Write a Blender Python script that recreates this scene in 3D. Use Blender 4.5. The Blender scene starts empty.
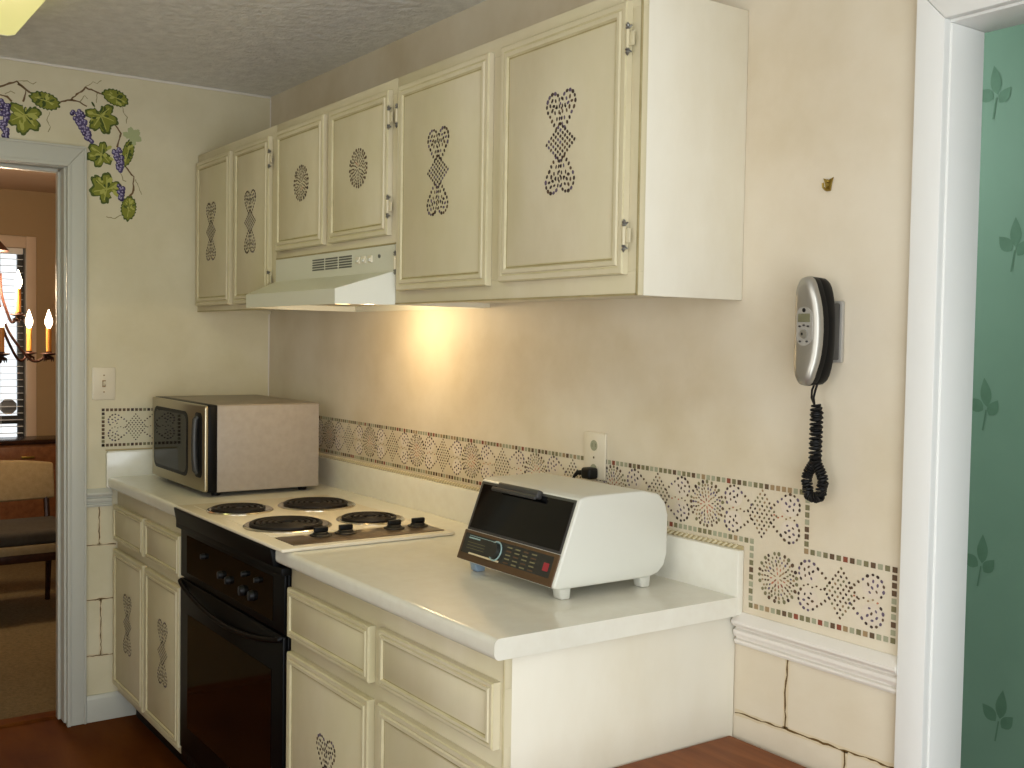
import bpy, bmesh, math, random
from mathutils import Vector, Matrix
R = math.radians
PI = math.pi
random.seed(7)
scene = bpy.context.scene
COL = scene.collection

# ------------------------------------------------------------------ materials
def lin(c):
    return tuple(((v / 255) / 12.92 if v / 255 <= .04045 else ((v / 255 + .055) / 1.055) ** 2.4) for v in c) + (1,)

def mat(name, rgb, rough=.5, metal=0, spec=.5, coat=0, emit=None, emit_s=0, trans=0):
    m = bpy.data.materials.new(name); m.use_nodes = True
    b = m.node_tree.nodes['Principled BSDF']
    b.inputs['Base Color'].default_value = lin(rgb)
    b.inputs['Roughness'].default_value = rough
    b.inputs['Metallic'].default_value = metal
    b.inputs['Specular IOR Level'].default_value = spec
    b.inputs['Coat Weight'].default_value = coat
    b.inputs['Transmission Weight'].default_value = trans
    if emit:
        b.inputs['Emission Color'].default_value = lin(emit)
        b.inputs['Emission Strength'].default_value = emit_s
    return m

def mottled(name, a, b, scale=3, rough=.6, detail=5, stretch=(1, 1, 1), lo=.32, hi=.68, bump=0, bump_scale=60, spec=.3, bump_detail=3, c=None, c_scale=1.2):
    """two (or three) paint colours sponged together, with an optional fine bump"""
    m = mat(name, a, rough, 0, spec)
    nt = m.node_tree; N = nt.nodes; L = nt.links
    bs = N['Principled BSDF']
    geo = N.new('ShaderNodeNewGeometry')
    mp = N.new('ShaderNodeMapping'); mp.inputs['Scale'].default_value = stretch
    L.new(geo.outputs['Position'], mp.inputs['Vector'])
    nz = N.new('ShaderNodeTexNoise'); nz.inputs['Scale'].default_value = scale; nz.inputs['Detail'].default_value = detail
    nz.inputs['Roughness'].default_value = .6
    L.new(mp.outputs[0], nz.inputs['Vector'])
    rp = N.new('ShaderNodeValToRGB')
    rp.color_ramp.elements[0].position = lo; rp.color_ramp.elements[0].color = lin(a)
    rp.color_ramp.elements[1].position = hi; rp.color_ramp.elements[1].color = lin(b)
    L.new(nz.outputs['Fac'], rp.inputs['Fac'])
    out = rp.outputs['Color']
    if c:
        n2 = N.new('ShaderNodeTexNoise'); n2.inputs['Scale'].default_value = c_scale; n2.inputs['Detail'].default_value = 4
        L.new(mp.outputs[0], n2.inputs['Vector'])
        r2 = N.new('ShaderNodeMapRange'); r2.inputs['From Min'].default_value = .45; r2.inputs['From Max'].default_value = .72
        L.new(n2.outputs['Fac'], r2.inputs['Value'])
        mx = N.new('ShaderNodeMix'); mx.data_type = 'RGBA'
        L.new(r2.outputs[0], mx.inputs['Factor']); L.new(out, mx.inputs['A']); mx.inputs['B'].default_value = lin(c)
        out = mx.outputs['Result']
    L.new(out, bs.inputs['Base Color'])
    if bump:
        nb = N.new('ShaderNodeTexNoise'); nb.inputs['Scale'].default_value = bump_scale; nb.inputs['Detail'].default_value = bump_detail
        L.new(geo.outputs['Position'], nb.inputs['Vector'])
        bp = N.new('ShaderNodeBump'); bp.inputs['Strength'].default_value = bump; bp.inputs['Distance'].default_value = .01
        L.new(nb.outputs['Fac'], bp.inputs['Height']); L.new(bp.outputs[0], bs.inputs['Normal'])
    return m

M = {}
M['wall'] = mottled('cream_faux_wall', (219, 207, 185), (199, 184, 154), 2.6, .55, 8, bump=.08, bump_scale=25, c=(224, 215, 196), c_scale=1.6)
M['wall_left'] = mottled('cream_faux_wall_greenish', (218, 209, 182), (202, 192, 160), 2.4, .55, 6, bump=.08, bump_scale=25)
M['ceiling'] = mottled('ceiling_texture', (240, 239, 235), (224, 223, 219), 24, .9, 5, bump=.8, bump_scale=38)
M['cab'] = mottled('antique_cream_paint', (217, 207, 181), (203, 191, 160), 4, .45, 7, (1, 1, .5), lo=.3, hi=.65, c=(203, 194, 156), c_scale=2.4)
M['cab_side'] = mottled('antique_cream_side', (227, 221, 204), (211, 202, 179), 3, .45, 7, (1, 1, .5), c=(228, 224, 210), c_scale=2.4)
M['glaze'] = mottled('olive_glaze_in_grooves', (172, 158, 116), (144, 130, 90), 14, .5, 6, lo=.3, hi=.75)
M['glaze2'] = mottled('pale_glaze_on_bead', (208, 198, 162), (190, 178, 138), 14, .45, 6, lo=.35, hi=.75)
M['white_trim'] = mat('white_trim_paint', (228, 228, 224), .38)
M['trim_left'] = mat('shaded_trim_paint', (192, 191, 180), .4)  # white trim with the dimness of the left side put into its colour
M['rail'] = mat('chair_rail_paint', (226, 220, 210), .4)
M['laminate'] = mottled('cream_laminate', (226, 223, 209), (222, 218, 203), 30, .16, 2, spec=.5)
M['black'] = mat('black_enamel', (8, 8, 9), .42, spec=.14)
M['black_glass'] = mat('black_glass', (6, 6, 7), .06, spec=.3)
M['black_matte'] = mat('black_plastic', (13, 12, 12), .5, spec=.3)
M['coil'] = mat('coil_element', (25, 19, 17), .5, spec=.3)
M['chrome'] = mat('chrome', (205, 198, 185), .15, 1)
M['enamel'] = mat('cream_enamel', (232, 222, 200), .2)
M['strip'] = mat('bronze_control_strip', (118, 100, 80), .28, .7)
M['steel'] = mat('brushed_steel', (176, 166, 140), .32, .85)
M['mw_side'] = mottled('silver_paint', (158, 149, 139), (151, 142, 132), 40, .42, 2, spec=.4)
M['mw_top'] = mottled('silver_top', (150, 138, 122), (144, 132, 116), 40, .4, 2)
M['appl_white'] = mat('off_white_appliance', (212, 211, 200), .35)
M['mw_glass'] = mat('microwave_window', (5, 5, 5), .05, spec=.1)
M['grey_plastic'] = mat('dark_grey_plastic', (58, 56, 54), .4)
M['panel_dark'] = mat('toaster_panel', (44, 44, 40), .35)
M['bronze'] = mat('bronze_trim', (96, 74, 52), .35, .4)
M['cyan_print'] = mat('pale_print', (150, 178, 176), .5)
M['cream_print'] = mat('cream_print', (214, 198, 160), .5)
M['red'] = mat('red_print', (150, 44, 52), .5)
M['blue_foot'] = mat('bluish_foot', (140, 160, 180), .4)
M['phone_silver'] = mat('silver_plastic', (168, 164, 155), .38, .75)
M['lcd'] = mat('lcd_screen', (110, 108, 82), .2)
M['lcd_frame'] = mat('phone_keypad', (172, 168, 160), .35, .3)
M['plate'] = mat('plastic_plate', (222, 212, 190), .35)
M['brass'] = mat('brass', (150, 128, 60), .3, .9)
M['hood'] = mat('hood_enamel', (214, 212, 196), .3)
M['hood_side'] = M['hood']
M['grille'] = mat('hood_grille', (92, 92, 84), .5)
M['hinge_metal'] = mat('hinge_metal', (150, 150, 146), .3, .8)
M['lens'] = mat('hood_lens', (250, 240, 215), .3, emit=(255, 214, 150), emit_s=6)
M['tube_lens'] = mat('fixture_diffuser', (226, 224, 160), .4, emit=(240, 232, 150), emit_s=.62)
M['fix_end'] = mat('fixture_end', (226, 224, 200), .4)
M['green'] = mottled('green_wallpaper', (132, 166, 143), (124, 158, 135), 2, .6, 3)
M['green_leaf'] = mottled('green_leaf_print', (104, 142, 116), (94, 130, 104), 20, .6, 3)
M['tan'] = mottled('tan_wall', (214, 184, 144), (206, 175, 135), 2, .7, 3)
M['tan_ceiling'] = mottled('dining_ceiling', (190, 160, 134), (180, 150, 124), 3, .8, 3)
M['tan_trim'] = mat('dining_trim', (200, 178, 154), .5)
M['carpet'] = mottled('beige_carpet', (112, 96, 66), (92, 78, 50), 60, .95, 4, bump=.4, bump_scale=200)
M['dark_wood'] = mottled('dark_wood', (52, 30, 22), (36, 20, 15), 6, .25, 5, (1, 6, 6))
M['red_wood'] = mottled('reddish_wood', (128, 84, 52), (104, 64, 38), 5, .4, 5, (1, 6, 6))
M['fabric'] = mottled('beige_upholstery', (136, 118, 86), (126, 108, 76), 40, .9, 3, bump=.2, bump_scale=300)
M['fabric_shaded'] = mottled('shaded_seat_fabric', (60, 54, 44), (50, 44, 36), 40, .9, 3)  # shade on the seat top, put into a darker fabric colour
M['iron'] = mat('dark_iron', (62, 34, 24), .45, .5)
M['candle'] = mat('amber_candle_sleeve', (214, 140, 60), .5)
M['bulb'] = mat('lit_bulb', (255, 240, 220), .3, emit=(255, 226, 190), emit_s=14)
M['blind'] = mat('white_blind', (225, 225, 222), .5)
M['sash'] = mat('backlit_sash', (52, 50, 46), .5)  # darkness of the backlit sash is put into its colour
M['stick'] = mat('grey_sticker', (110, 108, 104), .6)
M['stick2'] = mat('sticker_line', (176, 172, 164), .6)
M['glass'] = mat('window_glass', (255, 255, 255), .0, 0, .5, trans=1)
# the painted stencil and mural colours
PAINT = {'brown': (98, 78, 60), 'dark': (72, 58, 52), 'olive': (122, 116, 86), 'sage': (158, 158, 132), 'redb': (136, 76, 58),
         'purple': (104, 90, 106), 'tan': (156, 132, 98), 'rose': (186, 120, 92), 'vine': (112, 88, 60), 'tendril': (150, 140, 104),
         'leaf': (128, 132, 52), 'leafd': (78, 90, 40), 'leafl': (172, 172, 88), 'leafdk': (66, 80, 36), 'leaffade': (168, 174, 130), 'grape': (82, 72, 110), 'graped': (58, 48, 84),
         'grapel': (160, 150, 182), 'joint': (104, 80, 46), 'jointsoft': (211, 196, 164), 'halo': (214, 201, 182), 'bead': (206, 194, 160), 'beadd': (176, 160, 120)}
for k, v in PAINT.items(): M[k] = mat('paint_' + k, v, .6, spec=.2)

def wood_floor():
    m = mat('red_brown_wood', (120, 66, 38), .5, spec=.15)
    nt = m.node_tree; N = nt.nodes; L = nt.links; bs = N['Principled BSDF']
    geo = N.new('ShaderNodeNewGeometry')
    mp = N.new('ShaderNodeMapping'); mp.inputs['Scale'].default_value = (1.2, 14, 14)
    L.new(geo.outputs['Position'], mp.inputs['Vector'])
    nz = N.new('ShaderNodeTexNoise'); nz.inputs['Scale'].default_value = 2; nz.inputs['Detail'].default_value = 8; nz.inputs['Distortion'].default_value = .6
    L.new(mp.outputs[0], nz.inputs['Vector'])
    rp = N.new('ShaderNodeValToRGB')
    rp.color_ramp.elements[0].position = .3; rp.color_ramp.elements[0].color = lin((118, 64, 28))
    rp.color_ramp.elements[1].position = .72; rp.color_ramp.elements[1].color = lin((156, 94, 52))
    L.new(nz.outputs['Fac'], rp.inputs['Fac']); L.new(rp.outputs[0], bs.inputs['Base Color'])
    return m
M['table_wood'] = wood_floor()
M['floor'] = mottled('worn_wood_floor', (108, 60, 18), (80, 38, 12), 1.6, .62, 5, (1, 2.5, 1), spec=.04)

# ------------------------------------------------------------------ mesh building
def bevel(t, geom, offset, seg=2):
    """bevel and keep the original faces flat-shaded, only the new rounding smooth"""
    new = set(bmesh.ops.bevel(t, geom=geom, offset=offset, segments=seg, profile=.5, affect='EDGES')['faces'])
    for f in t.faces: f.smooth = f in new
class MB:
    def __init__(self): self.bm = bmesh.new(); self.mats = []
    def mi(self, k):
        if k not in self.mats: self.mats.append(k)
        return self.mats.index(k)
    def _merge(self, t, k):
        i = self.mi(k)
        for f in t.faces: f.material_index = i
        me = bpy.data.meshes.new('tmp'); t.to_mesh(me); t.free()
        self.bm.from_mesh(me); bpy.data.meshes.remove(me)
        return self
    def box(self, x0, x1, y0, y1, z0, z1, k, bev=0, seg=2):
        t = bmesh.new(); bmesh.ops.create_cube(t, size=1)
        for v in t.verts: v.co = Vector(((x0 + x1) / 2 + v.co.x * abs(x1 - x0), (y0 + y1) / 2 + v.co.y * abs(y1 - y0), (z0 + z1) / 2 + v.co.z * abs(z1 - z0)))
        for f in t.faces: f.smooth = True
        if bev: bevel(t, t.edges[:], bev, seg)
        return self._merge(t, k)
    def prism(self, pts, axis, a, b, k, bev=0, seg=2):
        """polygon pts in the two remaining axes (x: (y,z), y: (x,z), z: (x,y)) extruded from a to b"""
        t = bmesh.new()
        def P(p, q): return {'x': (q, p[0], p[1]), 'y': (p[0], q, p[1]), 'z': (p[0], p[1], q)}[axis]
        va = [t.verts.new(P(p, a)) for p in pts]; vb = [t.verts.new(P(p, b)) for p in pts]
        n = len(pts)
        t.faces.new(va); t.faces.new(vb[::-1])
        for i in range(n): t.faces.new((va[i], vb[i], vb[(i + 1) % n], va[(i + 1) % n]))
        bmesh.ops.recalc_face_normals(t, faces=t.faces[:])
        for f in t.faces: f.smooth = True
        if bev: bevel(t, t.edges[:], bev, seg)
        return self._merge(t, k)
    def tube(self, pts, r, k, seg=8, closed=False):
        t = bmesh.new(); pts = [Vector(p) for p in pts]; n = len(pts)
        rs = r if isinstance(r, (list, tuple)) else [r] * n
        rings = []; up = None
        for i, p in enumerate(pts):
            if closed: d = pts[(i + 1) % n] - pts[i - 1]
            else: d = pts[min(i + 1, n - 1)] - pts[max(i - 1, 0)]
            d.normalize()
            if up is None:
                up = Vector((0, 0, 1)) if abs(d.z) < .9 else Vector((1, 0, 0))
            a = d.cross(up)
            if a.length < 1e-6: a = d.orthogonal()
            a.normalize(); b = a.cross(d).normalized(); up = b
            rings.append([t.verts.new(p + rs[i] * (math.cos(2 * PI * j / seg) * a + math.sin(2 * PI * j / seg) * b)) for j in range(seg)])
        m = n if closed else n - 1
        for i in range(m):
            A, B = rings[i], rings[(i + 1) % n]
            for j in range(seg): t.faces.new((A[j], A[(j + 1) % seg], B[(j + 1) % seg], B[j]))
        if not closed: t.faces.new(rings[0][::-1]); t.faces.new(rings[-1])
        bmesh.ops.recalc_face_normals(t, faces=t.faces[:])
        for f in t.faces: f.smooth = True
        return self._merge(t, k)
    def lathe(self, prof, c, k, axis='z', seg=32):
        """prof: (radius, height along the axis) list"""
        t = bmesh.new(); rings = []
        for r, h in prof:
            ring = []
            for j in range(seg):
                a = 2 * PI * j / seg; u, v = r * math.cos(a), r * math.sin(a)
                q = {'z': (u, v, h), 'y': (u, h, v), 'x': (h, u, v)}[axis]
                ring.append(t.verts.new((c[0] + q[0], c[1] + q[1], c[2] + q[2])))
            rings.append(ring)
        for A, B in zip(rings, rings[1:]):
            for j in range(seg): t.faces.new((A[j], A[(j + 1) % seg], B[(j + 1) % seg], B[j]))
        if prof[0][0] > 1e-6: t.faces.new(rings[0][::-1])
        if prof[-1][0] > 1e-6: t.faces.new(rings[-1])
        bmesh.ops.remove_doubles(t, verts=t.verts[:], dist=1e-6)
        bmesh.ops.recalc_face_normals(t, faces=t.faces[:])
        for f in t.faces: f.smooth = True
        return self._merge(t, k)
    def ball(self, c, r, k, sc=(1, 1, 1), seg=16):
        t = bmesh.new(); bmesh.ops.create_uvsphere(t, u_segments=seg, v_segments=max(6, seg // 2), radius=r)
        for f in t.faces: f.smooth = True
        for v in t.verts: v.co = Vector((c[0] + v.co.x * sc[0], c[1] + v.co.y * sc[1], c[2] + v.co.z * sc[2]))
        return self._merge(t, k)
    def poly(self, pts, k):
        i = self.mi(k)
        f = self.bm.faces.new([self.bm.verts.new(p) for p in pts]); f.material_index = i
        return self
    def loft(self, rings, keys, cap_key, flip=False):
        """closed rings of equal length; keys[i] paints the band between ring i and i+1; the last ring is capped"""
        vs = [[self.bm.verts.new(p) for p in r] for r in rings]; n = len(rings[0])
        for i in range(len(vs) - 1):
            mi = self.mi(keys[i])
            for j in range(n):
                q = (vs[i][j], vs[i][(j + 1) % n], vs[i + 1][(j + 1) % n], vs[i + 1][j])
                f = self.bm.faces.new(q[::-1] if flip else q); f.material_index = mi; f.smooth = n > 8
        f = self.bm.faces.new(vs[-1][::-1] if flip else vs[-1]); f.material_index = self.mi(cap_key); f.smooth = n > 8
        return self
    def build(self, name, parent=None, origin=None, angle=38, smooth=True):
        me = bpy.data.meshes.new(name); o = bpy.data.objects.new(name, me); COL.objects.link(o)
        w = Vector((0, 0, 0))
        if parent is not None:
            o.parent = parent; w = WORLD[parent.name]
        elif origin is not None:
            w = Vector(origin); o.location = w
        WORLD[o.name] = w
        for v in self.bm.verts: v.co -= w
        self.bm.to_mesh(me); self.bm.free()
        for k in self.mats: me.materials.append(M[k])
        if smooth and len(me.polygons):
            me.set_sharp_from_angle(angle=R(angle))
        return o
WORLD = {}

def tag(o, label, cat, group=None):
    o['label'] = label; o['category'] = cat
    if group: o['group'] = group
    return o
def thing(name, label, cat, loc, group=None):
    o = bpy.data.objects.new(name, None); COL.objects.link(o); o.location = loc; o.empty_display_size = .1
    WORLD[o.name] = Vector(loc)
    return tag(o, label, cat, group)
def struct(o, label=None):
    o['kind'] = 'structure'
    if label: o['label'] = label
    return o

def rrect(x0, x1, z0, z1, r, n=5):
    P = []
    for cx, cz, a0 in ((x1 - r, z0 + r, -90), (x1 - r, z1 - r, 0), (x0 + r, z1 - r, 90), (x0 + r, z0 + r, 180)):
        for i in range(n + 1):
            a = R(a0 + 90 * i / n); P.append((cx + r * math.cos(a), cz + r * math.sin(a)))
    return P

# ------------------------------------------------------------------ the stencil
def dab(u, v, ru, rv, ang, key): return (u, v, ru, rv, ang, key)
def rosette(cx, cy, rad=.05, rng=random, fade=False):
    D = []
    for rr, n, ln, wd, pal in ((.18, 6, .0042, .0017, ['rose', 'redb', 'rose', 'tan']), (.36, 12, .0042, .0018, ['redb', 'brown', 'tan', 'rose', 'rose']),
                               (.53, 18, .0036, .0021, ['brown', 'olive', 'tan', 'purple', 'tan']), (.68, 23, .0033, .0023, ['brown', 'olive', 'tan', 'purple', 'brown']),
                               (.83, 26, .0032, .0026, ['tan', 'olive', 'brown', 'purple', 'brown']), (.985, 23, .0043, .0038, ['dark', 'brown', 'olive', 'brown', 'olive'])):
        for i in range(n):
            a = 2 * PI * (i + rr * 3.7) / n + rng.uniform(-.05, .05); q = rng.uniform(.85, 1.15)
            D.append(dab(cx + rad * rr * math.cos(a), cy + rad * rr * math.sin(a), ln * q * rad / .05, wd * q * rad / .05, a, rng.choice(pal)))
    return D
def lobes(cx, cy, d, rng=random):
    """two loops side by side that run together towards a lattice at distance .08 in direction d"""
    D = []; pal = ['dark', 'purple', 'dark', 'brown', 'purple']
    for s in (-1, 1):
        ox, oy = cx, cy + s * .0255
        D.append(dab(ox, oy, .024, .021, 0, 'halo'))
        for i in range(14):
            a = 2 * PI * (i + .5) / 14
            if math.cos(a) * d > .75 and math.sin(a) * s < .3: continue
            if math.sin(a) * s < -.88: continue
            px, py = .0250 * math.cos(a), .0235 * math.sin(a)
            if math.cos(a) * d > 0: px *= 1.12; py -= s * .004 * math.cos(a) * d
            q = rng.uniform(.85, 1.15)
            D.append(dab(ox + px, oy + py, .0038 * q, .0031 * q, a + PI / 2, rng.choice(pal)))
        for (u, v, q) in ((-.011, .005, .0040), (-.001, .0115, .0038), (.010, .004, .0042), (.001, -.001, .0040), (-.009, -.007, .0034), (.006, -.0105, .0034)):
            D.append(dab(ox + u * d, oy + v * s, q, q * .66, rng.uniform(0, PI), rng.choice(pal)))
        for t in (.2, .5, .8):
            D.append(dab(ox + d * (.026 + t * .030), oy + s * (.010 - t * .026), .0036, .0028, .6 * s * d, rng.choice(['brown', 'purple', 'brown'])))
    for i in range(6):
        D.append(dab(cx + d * (-.012 + i * .0105), cy + (.002 if i % 2 else -.002), .0028, .0020, .3, rng.choice(['rose', 'tan', 'brown', 'brown'])))
    return D
def lattice(cx, cy, rng=random):
    D = []; n = 7; st = .0080
    for i in range(n):
        for j in range(n):
            a, b = i - (n - 1) / 2, j - (n - 1) / 2
            D.append(dab(cx + (a - b) * st * .80, cy + (a + b) * st, .0032, .0026, PI / 4 if (i + j) % 2 else -PI / 4, rng.choice(['brown', 'olive', 'dark', 'brown', 'tan', 'brown', 'olive'])))
    return D
def squares(p, q, rng, sp=.0152, s=.0053):
    L = math.hypot(q[0] - p[0], q[1] - p[1]); n = max(1, round(L / sp)); D = []
    for i in range(n):
        t = i / n
        D.append(('sq', p[0] + (q[0] - p[0]) * t, p[1] + (q[1] - p[1]) * t, s, rng.choice(['brown', 'olive', 'sage', 'redb', 'olive', 'brown', 'sage', 'olive', 'sage', 'tan'])))
    return D
def put(mb, D, f, grow=1.0, nohalo=False):
    """f maps (u, v) on the painted face to a 3D point; counter-clockwise in (u, v) faces the room"""
    for nd, d in enumerate(sorted(D, key=lambda e: e[-1] != 'halo')):
        if d[0] == 'sq':
            _, u, v, s, k = d; s *= grow
            mb.poly([f(u - s, v - s), f(u + s, v - s), f(u + s, v + s), f(u - s, v + s)], k)
        else:
            u, v, ru, rv, a, k = d; c, si = math.cos(a), math.sin(a); P = []; nn = 20 if k == 'halo' else 7
            if k == 'halo' and nohalo: continue
            for j in range(nn):
                t = 2 * PI * j / nn
                x, y = ru * grow * math.cos(t), rv * grow * math.sin(t)
                P.append(f(u + x * c - y * si, v + x * si + y * c))
            mb.poly(P, k)
def swap(D, cx, cy):                     # quarter turn about (cx, cy): the upright door motif
    return [dab(cx - (v - cy), cy + (u - cx), ru, rv, a + PI / 2, k) for (u, v, ru, rv, a, k) in D]
def bone(cx, cy, rng):
    D = lobes(cx - .08, cy, 1, rng) + lattice(cx, cy, rng) + lobes(cx + .08, cy, -1, rng)
    for d in (-1, 1):
        for du, vs in ((-.010, (.006,)), (.004, (.005, .014)), (.016, (.006, .020)), (.030, (.004, .013)), (.042, (.006,))):
            for v in vs:
                for sv in (-1, 1): D.append(dab(cx - d * .08 + d * du, cy + sv * v, .0036, .0020, rng.uniform(-.3, .3), 'dark'))
    D = [dab(u, v, ru, rv, a, 'halo' if k == 'halo' else rng.choice(['dark', 'dark', 'brown', 'dark', 'purple'])) for (u, v, ru, rv, a, k) in D]
    return swap(D, cx, cy)

# ------------------------------------------------------------------ the setting
H = 2.408
WX1 = 4.95; WY = -3.1
# floors
b = MB(); b.box(-.10, WX1 + .1, WY - .1, 1.25, -.05, 0, 'floor'); struct(b.build('floor', origin=(2.7, -1, 0)))
b = MB(); b.box(-3.9, -.165, -3.6, 1.2, -.05, .004, 'carpet'); struct(b.build('floor_dining', origin=(-2, -1, 0)), 'beige carpet of the room through the left doorway')
b = MB(); b.box(-.165, -.10, -1.72, -.77, -.05, .012, 'floor', .004); struct(b.build('trim_1', origin=(-.13, -1.2, 0)), 'wooden threshold strip between floor and carpet')
# ceilings
b = MB(); b.box(-.12, WX1 + .1, WY - .1, .104, H, H + .06, 'ceiling'); struct(b.build('ceiling', origin=(2.7, -1, H)))
b = MB(); b.box(-3.9, -.12, -3.6, 1.2, H, H + .06, 'tan_ceiling'); struct(b.build('ceiling_dining', origin=(-2, -1, H)))
b = MB(); b.box(.9, WX1 + .1, .104, 1.3, H, H + .06, 'white_trim'); struct(b.build('ceiling_hall', origin=(3, .7, H)))

# back wall with the opening to the green room at its right
b = MB()
OX0, OX1, OZ = 3.022, 3.95, 2.02
b.prism([(-.12, 0), (OX0, 0), (OX0, OZ), (OX1, OZ), (OX1, 0), (WX1, 0), (WX1, H), (-.12, H)], 'y', 0, .104, 'wall')
wall_back = struct(b.build('wall_back', origin=(2.5, 0, 0)))
# left wall with the doorway to the dining room
b = MB()
b.prism([(.104, 0), (-.775, 0), (-.775, 2.055), (-1.715, 2.055), (-1.715, 0), (WY, 0), (WY, H), (.104, H)], 'x', -.12, 0, 'wall_left')
wall_left = struct(b.build('wall_left', origin=(0, -1.2, 0)))
# wall behind the photographer, with a wide window; wall at the right with a glazed door
b = MB(); wx0, wx1, wz0, wz1 = 3.0, 4.7, .95, 2.15
b.box(-.12, wx0, WY - .1, WY, 0, H, 'wall'); b.box(wx1, WX1, WY - .1, WY, 0, H, 'wall')
b.box(wx0, wx1, WY - .1, WY, 0, wz0, 'wall'); b.box(wx0, wx1, WY - .1, WY, wz1, H, 'wall')
struct(b.build('wall_front', origin=(2.5, WY, 0)))
b = MB(); dy0, dy1, dz1 = -2.75, -.75, 2.08
b.box(WX1, WX1 + .1, WY - .1, dy0, 0, H, 'wall'); b.box(WX1, WX1 + .1, dy1, 1.25, 0, H, 'wall'); b.box(WX1, WX1 + .1, dy0, dy1, dz1, H, 'wall')
struct(b.build('wall_right', origin=(WX1, -1.5, 0)))
def glazing(name, axis, a0, a1, z0, z1, at, nb):
    b = MB(); w = .05
    def bx(p0, p1, q0, q1):
        if axis == 'y': b.box(p0, p1, at - .03, at + .03, q0, q1, 'white_trim', .004)
        else: b.box(at - .03, at + .03, p0, p1, q0, q1, 'white_trim', .004)
    bx(a0, a0 + w, z0, z1); bx(a1 - w, a1, z0, z1); bx(a0 + w, a1 - w, z0, z0 + w); bx(a0 + w, a1 - w, z1 - w, z1)
    for i in range(1, nb): bx(a0 + (a1 - a0) * i / nb - .02, a0 + (a1 - a0) * i / nb + .02, z0 + w, z1 - w)
    return struct(b.build(name, origin=((a0 + a1) / 2, at, z0) if axis == 'y' else (at, (a0 + a1) / 2, z0)))
glazing('window_1', 'y', wx0, wx1, wz0, wz1, WY - .05, 2)
glazing('window_2', 'x', dy0, dy1, 0.0, dz1, WX1 + .05, 2)

# dining room shell
DX = -3.76
b = MB(); nx = DX - .12
b.box(nx, DX, -.20, 1.2, 0, H, 'tan'); b.box(nx, DX, -3.6, -1.15, 0, H, 'tan'); b.box(nx, DX, -1.15, -.20, 0, .45, 'tan'); b.box(nx, DX, -1.15, -.20, 2.02, H, 'tan')
struct(b.build('wall_dining_far', origin=(DX, -1, 0)), 'tan wall of the room through the left doorway')
b = MB(); b.box(DX, -.12, 1.1, 1.2, 0, H, 'tan'); struct(b.build('wall_dining_right', origin=(-2, 1.1, 0)))
b = MB(); b.box(DX, -.12, -3.6, -3.5, 0, H, 'tan'); struct(b.build('wall_dining_left', origin=(-2, -3.5, 0)))
b = MB(); b.box(-.13, -.12, .104, 1.1, 0, H, 'tan'); b.box(-.13, -.12, -.77, 0.104, 0, H, 'tan'); b.box(-.13, -.12, -3.5, -1.72, 0, H, 'tan'); b.box(-.13, -.12, -1.72, -.77, 2.06, H, 'tan')
struct(b.build('wall_dining_near', origin=(-.12, -1, 0)))
# its window: casing, sashes in a backlit dark tone
b = MB()
x0 = DX + .018
b.box(DX, x0, -.20, -.135, .40, 2.10, 'tan_trim', .004); b.box(DX, x0, -1.215, -1.15, .40, 2.10, 'tan_trim', .004)
b.box(DX, x0, -1.15, -.20, 2.02, 2.10, 'tan_trim', .004); b.box(DX, DX + .05, -1.22, -.13, .40, .45, 'tan_trim', .004)
win = struct(b.build('window_3', origin=(DX, -.7, .45)), 'window with white blinds in the room through the left doorway')
b = MB()
for y0, y1, z0, z1 in ((-.245, -.205, .45, 2.02), (-1.145, -1.10, .45, 2.02), (-1.10, -.245, 1.98, 2.02), (-1.10, -.245, .83, .885), (-1.10, -.245, .45, .50)):
    b.box(DX - .07, DX - .03, y0, y1, z0, z1, 'sash', .003)
b.build('sash', win)
# green room shell
b = MB(); b.box(.9, WX1, 1.2, 1.3, 0, H, 'green')
wh = struct(b.build('wall_hall_back', origin=(3, 1.2, 0)), 'green wallpapered wall seen through the right doorway')
b = MB(); b.box(.9, 1.0, .104, 1.2, 0, H, 'green'); struct(b.build('wall_hall_left', origin=(1, .6, 0)))

# sprigs printed on the wallpaper
def leaf_outline(cx, cz, L, W, ang, n=7):
    P = []
    for i in range(n): t = i / n; P.append((t * L, W * math.sin(PI * t ** .8)))
    for i in range(n): t = 1 - i / n; P.append((t * L, -W * math.sin(PI * t ** .8)))
    c, s = math.cos(ang), math.sin(ang)
    return [(cx + x * c - z * s, cz + x * s + z * c) for x, z in P][::-1]
def fix_ccw(P):
    A = sum(P[i][0] * P[(i + 1) % len(P)][1] - P[(i + 1) % len(P)][0] * P[i][1] for i in range(len(P)))
    return P if A > 0 else P[::-1]
b = MB()
rg = random.Random(3); k = 0
for i in range(-3, 5):
    for z0 in (.38, .815, 1.269, 1.723, 2.16):
        k += 1
        cx = 2.40 + i * .42 + (.06 if round(z0 * 100) in (172, 38) else -.01) + (.21 if i % 2 else 0) * 0
        for n_, (dx, dz, L, W, a) in enumerate(((.004, .008, .085, .017, 88), (-.008, -.002, .058, .019, 140), (.010, -.016, .052, .017, 48))):
            P = fix_ccw(leaf_outline(cx + dx, z0 + dz, L, W, R(a + rg.uniform(-12, 12))))
            b.poly([(u, 1.1992 - .0002 * n_, v) for u, v in P], 'green_leaf')
        b.poly([(cx - .010, 1.1985, z0 - .06), (cx - .005, 1.1985, z0 - .06), (cx + .003, 1.1985, z0), (cx - .001, 1.1985, z0)], 'green_leaf')
s = b.build('leaf_print', wh); s['label'] = 'dark green leaf sprigs printed on green wallpaper'

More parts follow.
